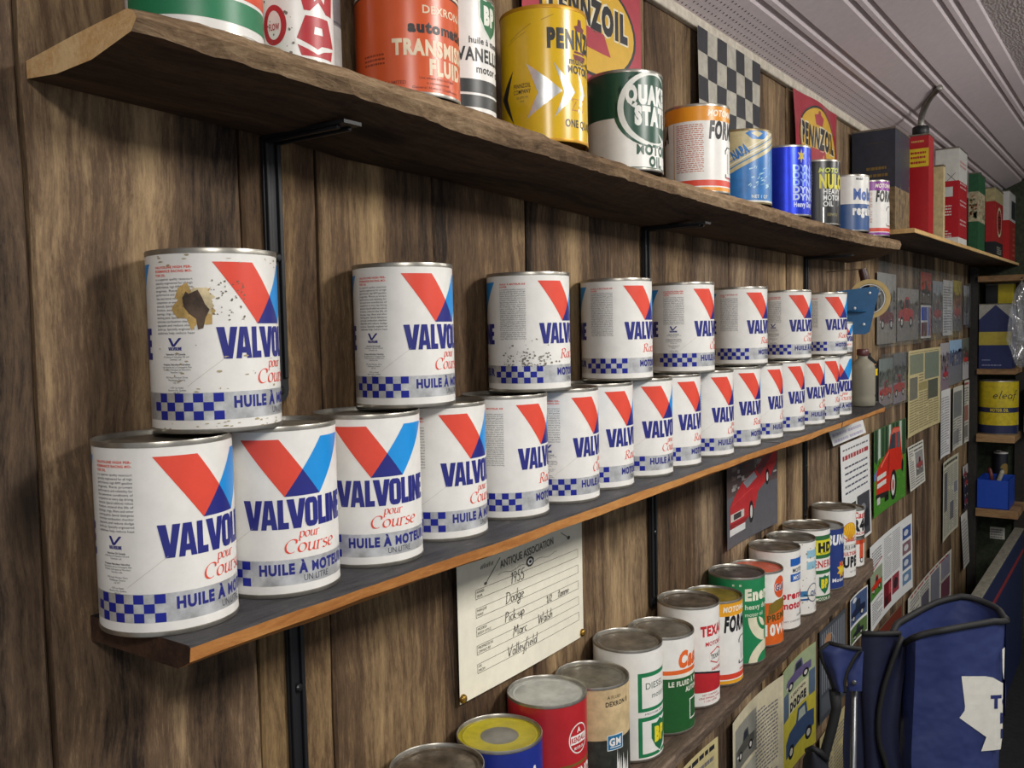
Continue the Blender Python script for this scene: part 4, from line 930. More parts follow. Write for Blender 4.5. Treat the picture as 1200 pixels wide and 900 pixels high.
# handwritten show form with brass tacks
def form(d, W, H):
    ln = M('#55524a', .6, 0, 0); d.text('VEHICLE', W*.5, H*.955, 9, INK, .0, w=70, al='C', sh=.2)
    d.text('ANTIQUE ASSOCIATION', W*.30, 146, 9.5, ln, .01, w=125, rot=2.5); d.pl([(W*.28+i*6, 138.5+1.6*math.sin(i*.9)) for i in range(24)], .5, ln, 3); d.ell(W*.53, 140, 9, 6.5, M('#3a3833'), 3); d.ell(W*.53, 140, 6, 4, PAP, 4); d.ell(W*.53, 140, 3, 2, INK, 5)
    d.line((W*.19, 134), (W*.30, 160), 1.0, ln); d.line((W*.80, 163), (W*.87, 152), 1.0, ln); d.ell(W*.19, 134.5, 3, 2, ln, 3); d.ell(W*.87, 152, 4, 2.5, ln, 3)
    for i in range(8): d.line((W*.16+i*3.4, 154), (W*.165+i*3.4, 158+(i % 3)), 1.2, ln)
    names = [('ANNEE', 'YEAR', '1955'), ('MARQUE', 'MAKE', 'Dodge'), ('MODELE', 'BODY STYLE', 'Pick-up  1/2 tonne'), ('PROPRIETE DE', 'OWNED BY', 'Marc Walsh'), ('DE', 'FROM', 'Valleyfield')]
    for i, (a, b, hw) in enumerate(names):
        z = 119-i*23
        d.line((W*.12, z), (W*.955, z), .55, ln); d.line((W*.12, z+11.5), (W*.955, z+11.5), .55, ln); d.line((W*.12, z), (W*.12, z+11.5), .55, ln); d.line((W*.955, z), (W*.955, z+11.5), .55, ln)
        d.text(a, W*.127, z+6.8, 3.2, ln, .0); d.text(b, W*.127, z+1.6, 3.2, ln, .0)
    ink = M('#1c1d24', .5, 0, 0)
    for s, u, i, cap, sx in (('1955', .37, 0, 15, .95), ('Dodge', .33, 1, 15, .95), ('Pick-up', .32, 2, 13, 1.0), ('1/2', .655, 2, 9, 1.25), ('tonne', .76, 2, 11, 1.1), ('Marc', .38, 3, 13.5, 1.0), ('Walsh', .58, 3, 13.5, 1.0), ('Valleyfield', .335, 4, 13.5, 1.05)):
        d.hand(s, W*u, 120.5-i*23, cap, ink, .95, sx, .12)
fm = empty('show_form', (.8215, -.0055, -.2325), label='cream handwritten entry form tacked below the middle shelf', category='form')
dd = Dsn(M('#e9e4d2', .6, 0, .03), 50, 500); form(dd, 288, 215)
link('form_sheet', flat_mesh('form_sheet', dd, 288, 215, curl=lambda u, z: 2.5*(1-z/215)*math.sin(PI*u/288)+.3), fm)
BRASS = M('#9c7a33', .3, .8, .1)
for u in (5, 283): MB().lathe([(0, .0045), (.003, .004), (.0052, .002), (.0056, 0), (.0056, -.001)], BRASS, 18).obj('tack', fm, (u/1000, -.0012, .006), ang=50).rotation_euler = (PI/2, 0, 0)

def red_coupe(d, W, H):
    fr(d, W, H, 0, 0, 1, 1, '#5b5a60', 1); fr(d, W, H, 0, .52, 1, 1, '#5a4a48', 2); rn = random.Random(2)
    for i in range(60): fr(d, W, H, (a := rn.uniform(0, .92)), (b_ := rn.uniform(.56, .95)), a+rn.uniform(.02, .1), b_+rn.uniform(.02, .05), rn.choice(['#7b6a66', '#8f8886', '#6a3a3c', '#3d3438', '#a9a3a0', '#4d4348']), 3)
    pg(d, W, H, [(.06, .22), (.06, .42), (.14, .5), (.30, .62), (.55, .70), (.92, .93), (.99, .88), (.98, .72), (.86, .58), (.62, .46), (.56, .30), (.42, .22)], '#b52b30', 4)
    pg(d, W, H, [(.32, .62), (.54, .69), (.60, .62), (.40, .54)], '#8d8f96', 5); pg(d, W, H, [(.58, .70), (.90, .91), (.94, .86), (.66, .62)], '#73343a', 5)
    fr(d, W, H, .05, .12, .36, .19, '#d9d9d8', 5); fr(d, W, H, .07, .26, .34, .34, '#c9c4bc', 5); fr(d, W, H, .13, .27, .28, .33, '#3a3436', 6)
    ol(d, W, H, .48, .27, .045, .12, '#1b1b1e', 5); ol(d, W, H, .482, .27, .024, .07, '#c9c6c2', 6); ol(d, W, H, .80, .58, .034, .09, '#1b1b1e', 5); ol(d, W, H, .80, .58, .018, .05, '#d9d6d2', 6)
    pg(d, W, H, [(.06, .19), (.36, .19), (.42, .24), (.06, .24)], '#8f1f26', 5); d.line((W*.08, H*.42), (W*.5, H*.52), 1.2, M('#d4484a'), 6)
SHEEN = M
sheet('photograph', 'photograph', 'glossy photograph of a long red car hung below the middle shelf', 1.645, 1.932, -.222, -.030, red_coupe, M('#55545a', .3, 0, 0), curl=bow(4))
def info(d, W, H):
    d.lines(W*.07, W*.93, H*.925, H*.96, 1, GREYT, 1.0); d.lines(W*.06, W*.94, H*.83, H*.90, 1, M('#b4474c'), 1.0, th=.6)
    for i in range(5): d.lines(W*.12, W*.9, H*(.76-i*.06), H*(.79-i*.06), 1, M('#55566a'), .95, th=.55)
    fr(d, W, H, .05, .03, .46, .42, '#3a3434', 2); pickup(d, W, H, .08, .06, .36, .2, '#a9383a', 3); fr(d, W, H, .5, .03, .95, .45, '#4a4a50', 2); fr(d, W, H, .56, .1, .9, .28, '#2b2c33', 3); ol(d, W, H, .7, .3, .1, .05, '#8d8d93', 4); fr(d, W, H, .1, .3, .4, .38, '#6d706a', 3)
sheet('page', 'paper', 'white page with red heading and two dark pictures, left of the green truck poster', 2.435, 2.735, -.402, -.112, info, curl=lift(9))
def truck(d, W, H):
    fr(d, W, H, 0, 0, 1, 1, '#4f8f2f', 1); fr(d, W, H, 0, .55, 1, 1, '#4d6a4a', 2); rn = random.Random(3)
    for i in range(9): pg(d, W, H, [(.02+i*.11, .55), (.03+i*.11, .99), (.09+i*.11, .99), (.1+i*.11, .55)], ['#24402a', '#c9d6c9', '#2c4a2e'][i % 3], 3)
    for i in range(24): ol(d, W, H, rn.uniform(0, .4), rn.uniform(.5, .62), .05, .04, '#4f8a2c', 4)
    pg(d, W, H, [(0, .5), (.12, .54), (.2, .5), (.18, .42), (0, .42)], '#5b86b8', 5)
    for i in range(30): fr(d, W, H, (a := rn.uniform(0, .95)), (b_ := rn.uniform(.02, .3)), a+.05, b_+.012, rn.choice(['#3f7a26', '#6aa83f']), 2)
    r = '#d8301f'
    pg(d, W, H, [(.08, .24), (.08, .50), (.16, .57), (.46, .70), (.52, .88), (.60, .94), (.80, .92), (.86, .62), (.90, .50), (.86, .38), (.70, .40), (.62, .22), (.3, .16)], r, 6)
    pg(d, W, H, [(.48, .70), (.54, .86), (.66, .88), (.66, .68)], '#3b4650', 7); pg(d, W, H, [(.70, .68), (.70, .87), (.79, .86), (.81, .66)], '#59636a', 7); pg(d, W, H, [(.52, .86), (.6, .93), (.8, .91), (.8, .87)], '#e0705c', 7)
    for z in (.31, .40): pg(d, W, H, [(.10, z), (.10, z+.055), (.38, z+.06), (.38, z+.005)], '#e8e6e0', 7)
    pg(d, W, H, [(.06, .20), (.06, .25), (.46, .21), (.46, .14)], '#2a2624', 7); fr(d, W, H, .1, .12, .19, .2, '#d9d6d0', 8); fr(d, W, H, .34, .1, .46, .17, '#1c1a1a', 7)
    ol(d, W, H, .61, .24, .10, .185, '#1a1a1c', 7); ol(d, W, H, .60, .24, .058, .13, '#e6e4de', 8); ol(d, W, H, .60, .24, .03, .07, '#c7483a', 9); ol(d, W, H, .89, .42, .03, .08, '#1a1a1c', 7)
    pg(d, W, H, [(.20, .55), (.46, .68), (.46, .66), (.22, .53)], '#f0836a', 8); pg(d, W, H, [(.42, .56), (.48, .68), (.49, .5), (.44, .36)], '#b2261c', 7)
sheet('poster', 'poster', 'bright poster of a red pickup truck on green grass', 2.777, 3.20, -.370, -.108, truck, M('#4f8f2f', .3, 0, 0), curl=bow(3))
OLDN = M('#cdbf8f', .7, 0, .07)
sheet('newspaper_page', 'newspaper', 'large yellowed newspaper page with a grid of old pictures', 3.222, 3.785, -.180, .112, article(6, 34, None, [(.05, .72, .48, .95, '#8a917c'), (.52, .62, .95, .95, '#7f897b'), (.05, .42, .3, .68, '#7d7c72'), (.34, .5, .6, .6, '#a89a6a'), (.62, .36, .92, .6, '#5b5f58')], M('#8f8560', .7, 0, 0), top=.98), OLDN, curl=bow(5))
sheet('newspaper_clipping', 'newspaper', 'small newspaper clipping with one dark red picture, under the yellowed page', 3.242, 3.497, -.364, -.214, article(3, 20, 'CLASSIC', [(.42, .25, .92, .8, pic('#9a9a98', '#7c7a78', '#a34a4e'))]), NEWSW, curl=lift(10))
sheet('leaflet', 'paper', 'narrow white text sheet, leftmost of the tall narrow sheets near the corner', 3.80, 4.0, -.328, -.062, article(2, 26, None, [], M('#a39fa8', .6, 0, 0)), curl=bow(5))
sheet('leaflet', 'paper', 'narrow sheet of grey pictures, middle of the tall narrow sheets near the corner', 4.062, 4.295, -.328, -.067, article(2, 26, None, [(.08, .5, .92, .92, '#7c838a'), (.08, .08, .7, .3, '#8d8f92')]), NEWSW, curl=bow(5))
sheet('leaflet', 'paper', 'narrow sheet with a reddish picture, nearest the corner post', 4.338, 4.465, -.330, -.055, article(2, 26, 'RED TRUCKS', [(.1, .35, .9, .6, '#a8766a'), (.1, .08, .9, .28, '#8d8a84')], headcol=M('#b4474c')), NEWSW, curl=bow(4))
sheet('newspaper_page', 'newspaper', 'tall newspaper page with small grey pictures, low on the wall near the corner', 3.865, 4.207, -.668, -.350, article(4, 40, 'AUTO', [(.08, .35, .3, .85, '#6a6a68'), (.5, .18, .72, .42, '#6f7074'), (.74, .5, .94, .65, '#8a8c8c')]), M('#cfccb4', .65, 0, .05), curl=bow(4))
sheet('photo_print', 'photograph', 'dark print of several red and black cars beside the corner post', 4.335, 4.465, -.63, -.43, lambda d, W, H: (fr(d, W, H, 0, 0, 1, 1, '#3a3338', 1), fr(d, W, H, 0, .8, 1, 1, '#c9c6c2', 2), [pickup(d, W, H, .1+.1*(i % 3), .1+.2*i, .6, .25, ['#8f2f35', '#2a2a30', '#a93a3c'][i % 3], 3) for i in range(4)]), M('#3a3338', .4, 0, 0), curl=lift(9))
sheet('notice', 'paper', 'grey text notice curling off the wall, lowest sheet by the corner post', 4.30, 4.465, -.876, -.640, article(1, 16, None, [], M('#9a97a0', .6, 0, 0)), NEWSW, curl=lift(14))
def big(d, W, H):
    d.lines(W*.04, W*.28, H*.72, H*.92, 6, GREYT, .8); d.line((W*.08, H*.70), (W*.3, H*.76), 4, M('#b4343a'), 3)
    for c in range(2): d.lines(W*(.34+c*.2), W*(.52+c*.2), H*.42, H*.95, 20, M('#9a9aa0', .6, 0, 0), .9)
    pic('#9aa88a', '#4f8a35', '#d8301f')(d, W, H, .0, .36, .30, .68); fr(d, W, H, .34, .08, .52, .38, '#7a1f2a', 2); fr(d, W, H, .36, .1, .44, .2, '#3a1a20', 3); fr(d, W, H, .46, .2, .51, .34, '#c8474a', 3); fr(d, W, H, .54, .14, .70, .38, '#a33a48', 2); ol(d, W, H, .62, .26, .05, .07, '#3a2a30', 3)
    for i in range(4): fr(d, W, H, .78, .12+i*.2, .97, .28+i*.2, ['#6f8fb4', '#5a6f9a', '#8a6a70', '#3f5a9a'][i], 2); ol(d, W, H, .86, .2+i*.2, .05, .04, '#d6d9de', 3)
    d.lines(W*.04, W*.3, H*.06, H*.32, 9, GREYT, .8)
sheet('magazine_spread', 'paper', 'big white magazine spread with a small red truck picture, right of the bottom shelf end', 2.722, 3.285, -.700, -.445, big, curl=lambda u, v: 10*4*(u-.5)**2*(1-.4*v))
sheet('magazine_page', 'paper', 'magazine page of blue and black cars just under the bottom shelf end', 2.52, 2.705, -.685, -.55, lambda d, W, H: (fr(d, W, H, .03, .42, .97, .97, '#4a5f8a', 1), pickup(d, W, H, .08, .46, .8, .4, '#1d2746', 3), ol(d, W, H, .3, .9, .12, .05, '#e4e6ea', 3), fr(d, W, H, .03, .04, .97, .36, '#5d7a44', 1), pickup(d, W, H, .2, .06, .6, .26, '#26282e', 3)), curl=bow(4))
sheet('newspaper_page', 'newspaper', 'wide page of grey car pictures behind the folded chair top', 3.228, 4.04, -.93, -.728, article(4, 18, 'TRUCKS', [(.3, .1, .48, .72, '#6d6a78'), (.52, .2, .72, .9, '#8a8c9a'), (.76, .1, .96, .5, '#7a4a5a'), (.76, .55, .96, .95, '#9a97a8')], headcol=M('#b4474c')), NEWSW, curl=bow(7))
sheet('picture', 'picture', 'small rust-red picture below the big white magazine spread', 2.86, 3.17, -.87, -.727, lambda d, W, H: (fr(d, W, H, .02, .03, .98, .97, '#7c3a2c', 1), pickup(d, W, H, .1, .15, .8, .6, '#9c4a34', 3)), M('#7a6a58', .6, 0, .1))
def grille(d, W, H):
    fr(d, W, H, 0, 0, 1, 1, '#4c5057', 1)
    for i in range(12): fr(d, W, H, .08+i*.075, .3, .09+i*.075+.015, .95, '#9a9fa6', 2)
    d.pl([(W*(.2+.06*i), H*(.72+.16*math.sin(i*.5))) for i in range(9)], 2, M('#b9bcc0'), 3); ol(d, W, H, .3, .84, .12, .06, '#b98a66', 4); fr(d, W, H, .06, .06, .9, .26, '#5f646c', 2)
sheet('picture', 'picture', 'dark grey picture of a chrome grille under the bottom shelf, behind the chair', 2.252, 2.490, -.80, -.560, grille, M('#33353a', .4, 0, 0))
def yellow_ad(d, W, H):
    fr(d, W, H, 0, 0, 1, .55, '#d2c546', 1); fr(d, W, H, 0, .55, 1, 1, '#a9b890', 1); pickup(d, W, H, .12, .74, .76, .22, '#6a5f8a', 3); fr(d, W, H, .02, .52, .2, .76, '#5d6f88', 2); fr(d, W, H, .82, .52, .98, .76, '#5d6f88', 2)
    fr(d, W, H, .22, .53, .8, .72, '#dcd6b4', 2); d.text('A GREAT NEW', W*.27, H*.665, 7, INK, .02, w=W*.46); d.text('DODGE', W*.25, H*.55, 18, INK, .08, w=W*.5)
    pg(d, W, H, [(.1, .16), (.1, .30), (.22, .36), (.44, .38), (.5, .5), (.74, .5), (.78, .38), (.95, .36), (.95, .2)], '#41577c', 3); pg(d, W, H, [(.5, .38), (.54, .47), (.7, .47), (.72, .38)], '#b9c4b4', 4)
    for c in (.28, .8): ol(d, W, H, c, .17, .09, .065, '#22242c', 4); ol(d, W, H, c, .17, .05, .035, '#d6d2c0', 5)
sheet('advert_poster', 'poster', 'yellow and green advert with a blue pickup truck, under the bottom shelf', 1.960, 2.200, -.820, -.567, yellow_ad, M('#c9bd5a', .6, 0, .04), curl=bow(6))
sheet('newspaper_page', 'newspaper', 'newspaper page with three grey car pictures in a column, under the bottom shelf', 1.652, 1.950, -.90, -.567, article(2, 40, None, [(.06, .66, .52, .93, pic('#9a9a90', '#7d7c74', '#55554f')), (.06, .36, .52, .63, pic('#b4b2a4', '#8d8b80', '#d4d0bf')), (.06, .06, .52, .33, pic('#a2a096', '#7d7c74', '#4a4a46'))]), M('#d6ccae', .7, 0, .06), curl=bow(10))
sheet('newspaper_page', 'newspaper', 'old printed page with a teal picture at the bottom edge of the view', 1.40, 1.592, -.82, -.570, article(2, 26, 'CAR', [(.1, .3, .92, .82, pic('#c9bf93', '#4f8a86', '#35544f'))]), M('#cfc08c', .7, 0, .06), curl=bow(4))
sheet('newspaper_page', 'newspaper', 'pale newsprint hanging behind the chair legs, beside the yellow advert', 2.24, 2.62, -1.12, -.83, article(3, 30, None, []), M('#cfc08c', .7, 0, .06), curl=bow(4))
sheet('card', 'paper', 'narrow white card tucked under the right end of the middle shelf', 2.33, 2.66, -.10, -.062, article(2, 3, None, [], M('#b9b4c9', .6, 0, 0), top=.85), curl=lift(12))

# photo prints and the clear sleeves that cover them
PL = clear_plastic('clear_plastic_sleeve')
def sleeve(label, x0, x1, z0, z1, y=-.0135, k=4):
    d = Dsn(PL, 50, 900); W, H = (x1-x0)*1000, (z1-z0)*1000
    return link('plastic_sleeve', flat_mesh('plastic_sleeve', d, W, H, th=.3, curl=lambda u, z: 1.2+k*math.sin(u/W*PI*3.3)*(.3+.7*math.sin(PI*z/H))+1.2*math.sin(z/H*7+u/W*9)), None, (x0, y, z0), label=label, category='sleeve', group=None)
pr = dict(y=-.0065)
def P_(label, x0, x1, z0, z1, f): sheet('photo_print', 'photograph', label, x0, x1, z0, z1, f, M('#e0dfdc', .35, 0, 0), **pr)
P_('faded print of a dark red car in the wide sleeve behind the tape gun', 2.82, 3.06, .145, .36, photo('#b9b7b2', '#8a8580', '#9a948c', '#7a2f34'))
P_('print of a red car nose in the wide clear sleeve', 3.08, 3.40, .148, .32, photo('#a9a6a2', '#6f6a66', '#8d8884', '#c23a3c', car=(.05, .25, .7, .6)))
P_('upright print of red trucks at the top of the second sleeve', 3.435, 3.62, .275, .385, photo('#a83a2c', '#c8452f', '#6a5f58', '#2b2326'))
P_('print with white frame and blue panes in the second sleeve', 3.44, 3.62, .150, .268, lambda d, W, H: (fr(d, W, H, .06, .54, .62, .94, '#2f4fb4', 1), fr(d, W, H, .06, .06, .62, .48, '#6a3a44', 1), fr(d, W, H, .7, .06, .82, .94, '#5a6fc0', 1), fr(d, W, H, .86, .06, .96, .94, '#b4474c', 1)))
P_('print of a red car beside the white list in the second sleeve', 3.645, 3.84, .165, .36, photo('#b4bcc4', '#7a7f86', '#85827e', '#b43a3c'))
sheet('list', 'paper', 'long white printed list in the second clear sleeve', 3.85, 4.06, .152, .37, article(1, 22, None, [], M('#8f8f96', .6, 0, 0)), PAP, **pr)
P_('print of a bright red truck right of the white list', 4.07, 4.26, .165, .375, photo('#d2c05a', '#a9786a', '#8a857e', '#c8382f'))
P_('greyish print in the small sleeve next to the corner post', 4.32, 4.46, .19, .36, photo('#b9bac2', '#6a6a78', '#8a8890', '#44464f'))
sleeve('wide clear plastic sleeve behind the tape gun', 2.80, 3.425, .136, .392, k=5)
sleeve('second clear plastic sleeve, over the white list', 3.43, 4.275, .142, .396, k=5)
sleeve('small clear plastic sleeve next to the corner post', 4.305, 4.465, .178, .37, k=2)
P_('print of a red pickup truck at the end of the middle shelf', 2.845, 3.02, -.045, .10, photo('#8f9a96', '#5f6a62', '#9a8f94', '#c0282c', car=(.05, .12, .85, .42)))
P_('print of a red pickup truck with white-walled wheels beside the yellowed newspaper', 3.03, 3.21, -.050, .110, photo('#7c7f80', '#565a55', '#a094a0', '#c0282c', flip=True, car=(.02, .12, .9, .46)))
sleeve('clear sleeve over the two red pickup prints at the shelf end', 2.835, 3.218, -.054, .115, k=3)
P_('purplish print of a red car right of the yellowed newspaper', 3.80, 3.985, -.062, .123, photo('#b4b0b4', '#7f7480', '#8a7a8c', '#b43a4a', car=(.3, .2, .6, .3)))
P_('print with a pale blue sky and dark hill', 3.992, 4.285, -.053, .130, photo('#9fc4e6', '#5f6680', '#7d8088', None))
P_('print of an orange-red car right of the blue sky print', 4.305, 4.465, -.048, .133, photo('#6d7268', '#5a554c', '#c4c2c4', '#d0443a', car=(.15, .35, .7, .3)))
# flags high on the wall
REDF = M('#ab3341', .45, 0, .05); YEL = M('#d6a92a', .45, 0, .04)
def pz(d, W, H, cap=None):
    d.ell(W*.53, H*.53, W*.42, H*.42, M('#1c1a22'), 1); d.ell(W*.53, H*.53, W*.40, H*.395, YEL, 2)
    d.text('PENNZOIL', W*.53, H*.50, H*.2, M('#e4dcc0'), .12, w=W*.72, al='C', layer=3); d.text('PENNZOIL', W*.53, H*.50, H*.2, M('#17161e'), .07, w=W*.70, al='C', layer=5)
    d.poly([(W*.36, H*.48), (W*.66, H*.48), (W*.72, H*.32), (W*.34, H*.32)], REDF, 3); d.poly([(W*.46, H*.74), (W*.58, H*.74), (W*.62, H*.84), (W*.55, H*.86), (W*.54, H*.9), (W*.5, H*.9), (W*.49, H*.86), (W*.42, H*.84)], REDF, 3)
sheet('banner', 'banner', 'large red banner with a yellow oval high on the wall behind the yellow can', .972, 1.297, .555, .735, pz, REDF, y=-.012, curl=lambda u, v: 2.5*math.sin(u*7)+1.5)
def checker(d, W, H):
    k = M('#24242c', .6, 0, .1); n = 7; s = W/n
    for i in range(n):
        for j in range(6):
            if (i+j) % 2 == 0: d.rect(i*s, (i+1)*s, H-(j+1)*H/6, H-j*H/6, k, 1)
sheet('checkered_flag', 'flag', 'black and white checkered flag hanging behind the top shelf cans', 1.512, 1.822, .485, .738, checker, M('#b9b4a6', .55, 0, .12), y=-.012, curl=lambda u, v: 3.5*math.sin(u*9+v*3)*(1.1-v)+4)
sheet('banner', 'banner', 'small glossy red banner with a yellow oval, right of the checkered flag', 2.035, 2.372, .525, .736, pz, M('#ab3341', .22, 0, .05), y=-.012, curl=lambda u, v: 3.5*math.sin(u*8+v*4)+4)

# ---------------------------------------------------------------- end of the middle shelf: bottle, black can, tape gun
bt = empty('plastic_bottle', (2.385, -.075, .0005), label='milky plastic bottle with a dark cap at the end of the middle shelf', category='bottle')
milky = bpy.data.materials.new('milky_plastic'); milky.use_nodes = True; b = milky.node_tree.nodes['Principled BSDF']
b.inputs['Base Color'].default_value = lin('#a7a292'); b.inputs['Roughness'].default_value = .35; b.inputs['Transmission Weight'].default_value = .35; b.inputs['IOR'].default_value = 1.2
MB().lathe([(.0001, 0), (.027, 0), (.030, .003), (.0305, .02), (.029, .026), (.0305, .032), (.0305, .095), (.027, .108), (.015, .118), (.012, .121), (.012, .127), (.0001, .127)], milky, 36).obj('bottle_body', bt, ang=50)
MB().lathe([(.0001, .128), (.0135, .128), (.0145, .130), (.0145, .143), (.013, .1445), (.0001, .1445)], M('#5a3030', .4, 0, .05), 24).obj('cap', bt, ang=50)
def blk(d):
    d.band(0, 140, BLACK); d.band(72, 90, M('#e2c31e'), 2); d.poly([(-8, 100), (20, 100), (20, 116), (4, 120)], M('#c9743a'), 3)
def cone_top(key, design, R, h):
    d = Dsn(WHITE, R, h); design(d); r = R/1000; H = h/1000
    top_ = MB().lathe([(r, H-.003), (r+.001, H-.001), (r-.001, H), (r*.45, H+.016), (r*.4, H+.017), (r*.4, H+.026), (.0001, H+.026)], BLACK, 40).mesh('cone_top', ang=40)
    return wrap_mesh('can_body', d), top_, foot_mesh(R, TIN)
bb, tt, ff = cone_top('blk', blk, 27, 105)
bc = empty('spray_bottle', (2.492, -.058, .0005), math.radians(-150), label='black cone-topped can with a yellow band beside the milky bottle', category='can')
link('can_body', bb, bc); link('cone_top', tt, bc); link('bottom_rim', ff, bc)

TB = M('#255a86', .35, .2, .05)
tg_ = empty('tape_gun', (2.305, -.080, .2395), math.radians(-54.66-20), label='blue packing tape dispenser with a tan roll, hung above the shelf end', category='tape dispenser')
mb = MB(); mb.prism([(-.050, .050), (.042, .060), (.052, .050), (.030, -.050), (.020, -.056), (-.016, -.056), (-.026, -.042), (-.050, -.008)], -.004, 0, TB)
mb.lathe([(.0, .0035), (.018, .003), (.024, .0), (.024, -.001)], TB, 24); mb.obj('side_plate', tg_)
pl_ = MB(); 
for px, pz_ in ((.030, .044), (-.013, -.040), (.017, -.032), (-.004, .008)): 
    q = MB().lathe([(0, .0025), (.003, .002), (.004, 0), (.004, -.001)], M('#c9cdd2', .3, .8), 14); pl_.add([(px+v[0], -.0045-v[2], pz_+v[1]) for v in q.v], q.f, q.mats[0])
pl_.obj('rivets', tg_)
tan = M('#c2a566', .45, 0, .06); tan2 = M('#9c8048', .5, 0, .08)
def ringy(ro, ri, y0, y1, m, mb): 
    q = MB().lathe([(ri, y0), (ro, y0), (ro, y1), (ri, y1), (ri, y0)], m, 48); return mb.add([(v[0]+.030, v[2], v[1]+.030) for v in q.v], q.f, m)
mb = MB(); ringy(.048, .0375, .004, .052, tan, mb); mb.obj('tape_roll', tg_, ang=40)
mb = MB(); ringy(.0375, .035, .006, .050, tan2, mb); ringy(.036, .034, .004, .02, M('#d9dcdc', .4, .1), mb)
for k in range(3):
    a = k*2*PI/3+.5; mb.tube([(.030, .015, .030), (.030+.034*math.cos(a), .015, .030+.034*math.sin(a))], .004, M('#d9dcdc', .4, .1), 8)
mb.obj('hub', tg_, ang=40)
mb = MB(); mb.tube([(.022, .030, .055), (.020, .030, .080), (.014, .030, .104)], [.009, .011, .010], M('#3a1d1a', .4, 0, .1), 12); mb.obj('handle', tg_, ang=50)
MB().tube([(2.338, .004, .341), (2.338, -.091, .3445)], .0014, M('#7a6a55', .5, .4), 8).obj('nail', label='long nail in the planks that the tape dispenser hangs from', category='nail')

# ---------------------------------------------------------------- tins on the far top shelf
def tin(name, label, x0, x1, y0, y1, z0, z1, bands, face=None, side=None, bev=.006, cap=None, cat='tin'):
    """rectangular tin: bands = [(from, to, colour)] by height fraction; face prints on -x face, side prints on -y face"""
    r = empty(name, (x0, y1, z0), label=label, category=cat, group='rectangular tins on the far top shelf')
    L, D, H = x1-x0, y1-y0, z1-z0
    bm = bmesh.new(); bmesh.ops.create_cube(bm, size=1.0)
    for v in bm.verts: v.co = Vector((L*(v.co.x+.5), -D*(v.co.y+.5), H*(v.co.z+.5)))
    bmesh.ops.bevel(bm, geom=[e for e in bm.edges if abs(e.verts[0].co.z-e.verts[1].co.z) > .5*H], offset=bev*1.8, segments=5, affect='EDGES', profile=.5)
    ms = []; 
    for a, b_, m in bands: 
        if a > 0: bmesh.ops.bisect_plane(bm, geom=bm.verts[:]+bm.edges[:]+bm.faces[:], plane_co=(0, 0, H*a), plane_no=(0, 0, 1))
    for f in bm.faces:
        c = f.calc_center_median().z/H
        for a, b_, m in bands:
            if a-1e-4 <= c <= b_+1e-4:
                if m not in ms: ms.append(m)
                f.material_index = ms.index(m); break
    me = bpy.data.meshes.new('tin_body'); 
    V = [v.co.copy() for v in bm.verts]; bm.verts.index_update(); F = [[v.index for v in f.verts] for f in bm.faces]; mi = [f.material_index for f in bm.faces]; bm.free()
    for pr_, ax in ((face, 'x'), (side, 'y')):
        if pr_ is None: continue
        W = D if ax == 'x' else L; d = Dsn(WHITE, 50, 900); pr_(d, W*1000, H*1000)
        for t, m, layer in d.t:
            o = len(V); off = .0004+.0002*layer
            for u, z in t:
                # seen from outside: on -x face u runs from the wall (left) to the room (right); on -y face u runs along +x
                V.append(Vector((-off, -u/1000, z/1000)) if ax == 'x' else Vector((u/1000, -D-off, z/1000)))
            F.append([o, o+1, o+2]); mt = d.mats[m]
            if mt not in ms: ms.append(mt)
            mi.append(ms.index(mt))
    link('tin_body', mesh('tin_body', V, F, ms, mi), r)
    mb = MB(); mb.box((-.0012, -D-.0012, H-.004), (L+.0012, .0012, H+.001), TIN_D, .001); mb.obj('top_rim', r)
    if cap: cap(r, L, D, H)
    return r
def low_cap(r, L, D, H): MB().lathe([(.0001, 0), (.016, 0), (.017, .002), (.017, .011), (.015, .013), (.0001, .013)], BLACK, 20).obj('cap', r, (L*.7, -D*.3, H+.001), ang=50)
DK = M('#353b49', .32, .15, .1); TANW = M('#8a7350', .5, .1, .3)
def f1(d, W, H): g = M('#8f7a44', .4, .5); d.lines(W*.34, W*.8, H*.59, H*.63, 1, g, 1, th=.7); d.lines(W*.22, W*.85, H*.52, H*.56, 1, g, 1, th=.7); d.lines(W*.35, W*.75, H*.855, H*.875, 1, M('#55503f', .4, .3), 1)
def s1(d, W, H):
    rn = random.Random(4)
    for i in range(60): d.line((a := rn.uniform(10, W-10), (z := rn.uniform(8, H-8))), (a+rn.uniform(-2, 2), z+rn.uniform(4, 26)), rn.uniform(.8, 3), M(rn.choice(['#9a8a6a', '#4f5a78', '#7d6a4a', '#39425e'])), 2)
tin('oil_tin', 'big dark rectangular tin with faint gold lettering, first on the far top shelf', 2.53, 2.70, -.119, -.010, FZ(2.53+.24)+.0003, .718, [(0, .42, TANW), (.42, 1, DK)], f1, s1, .010, low_cap)
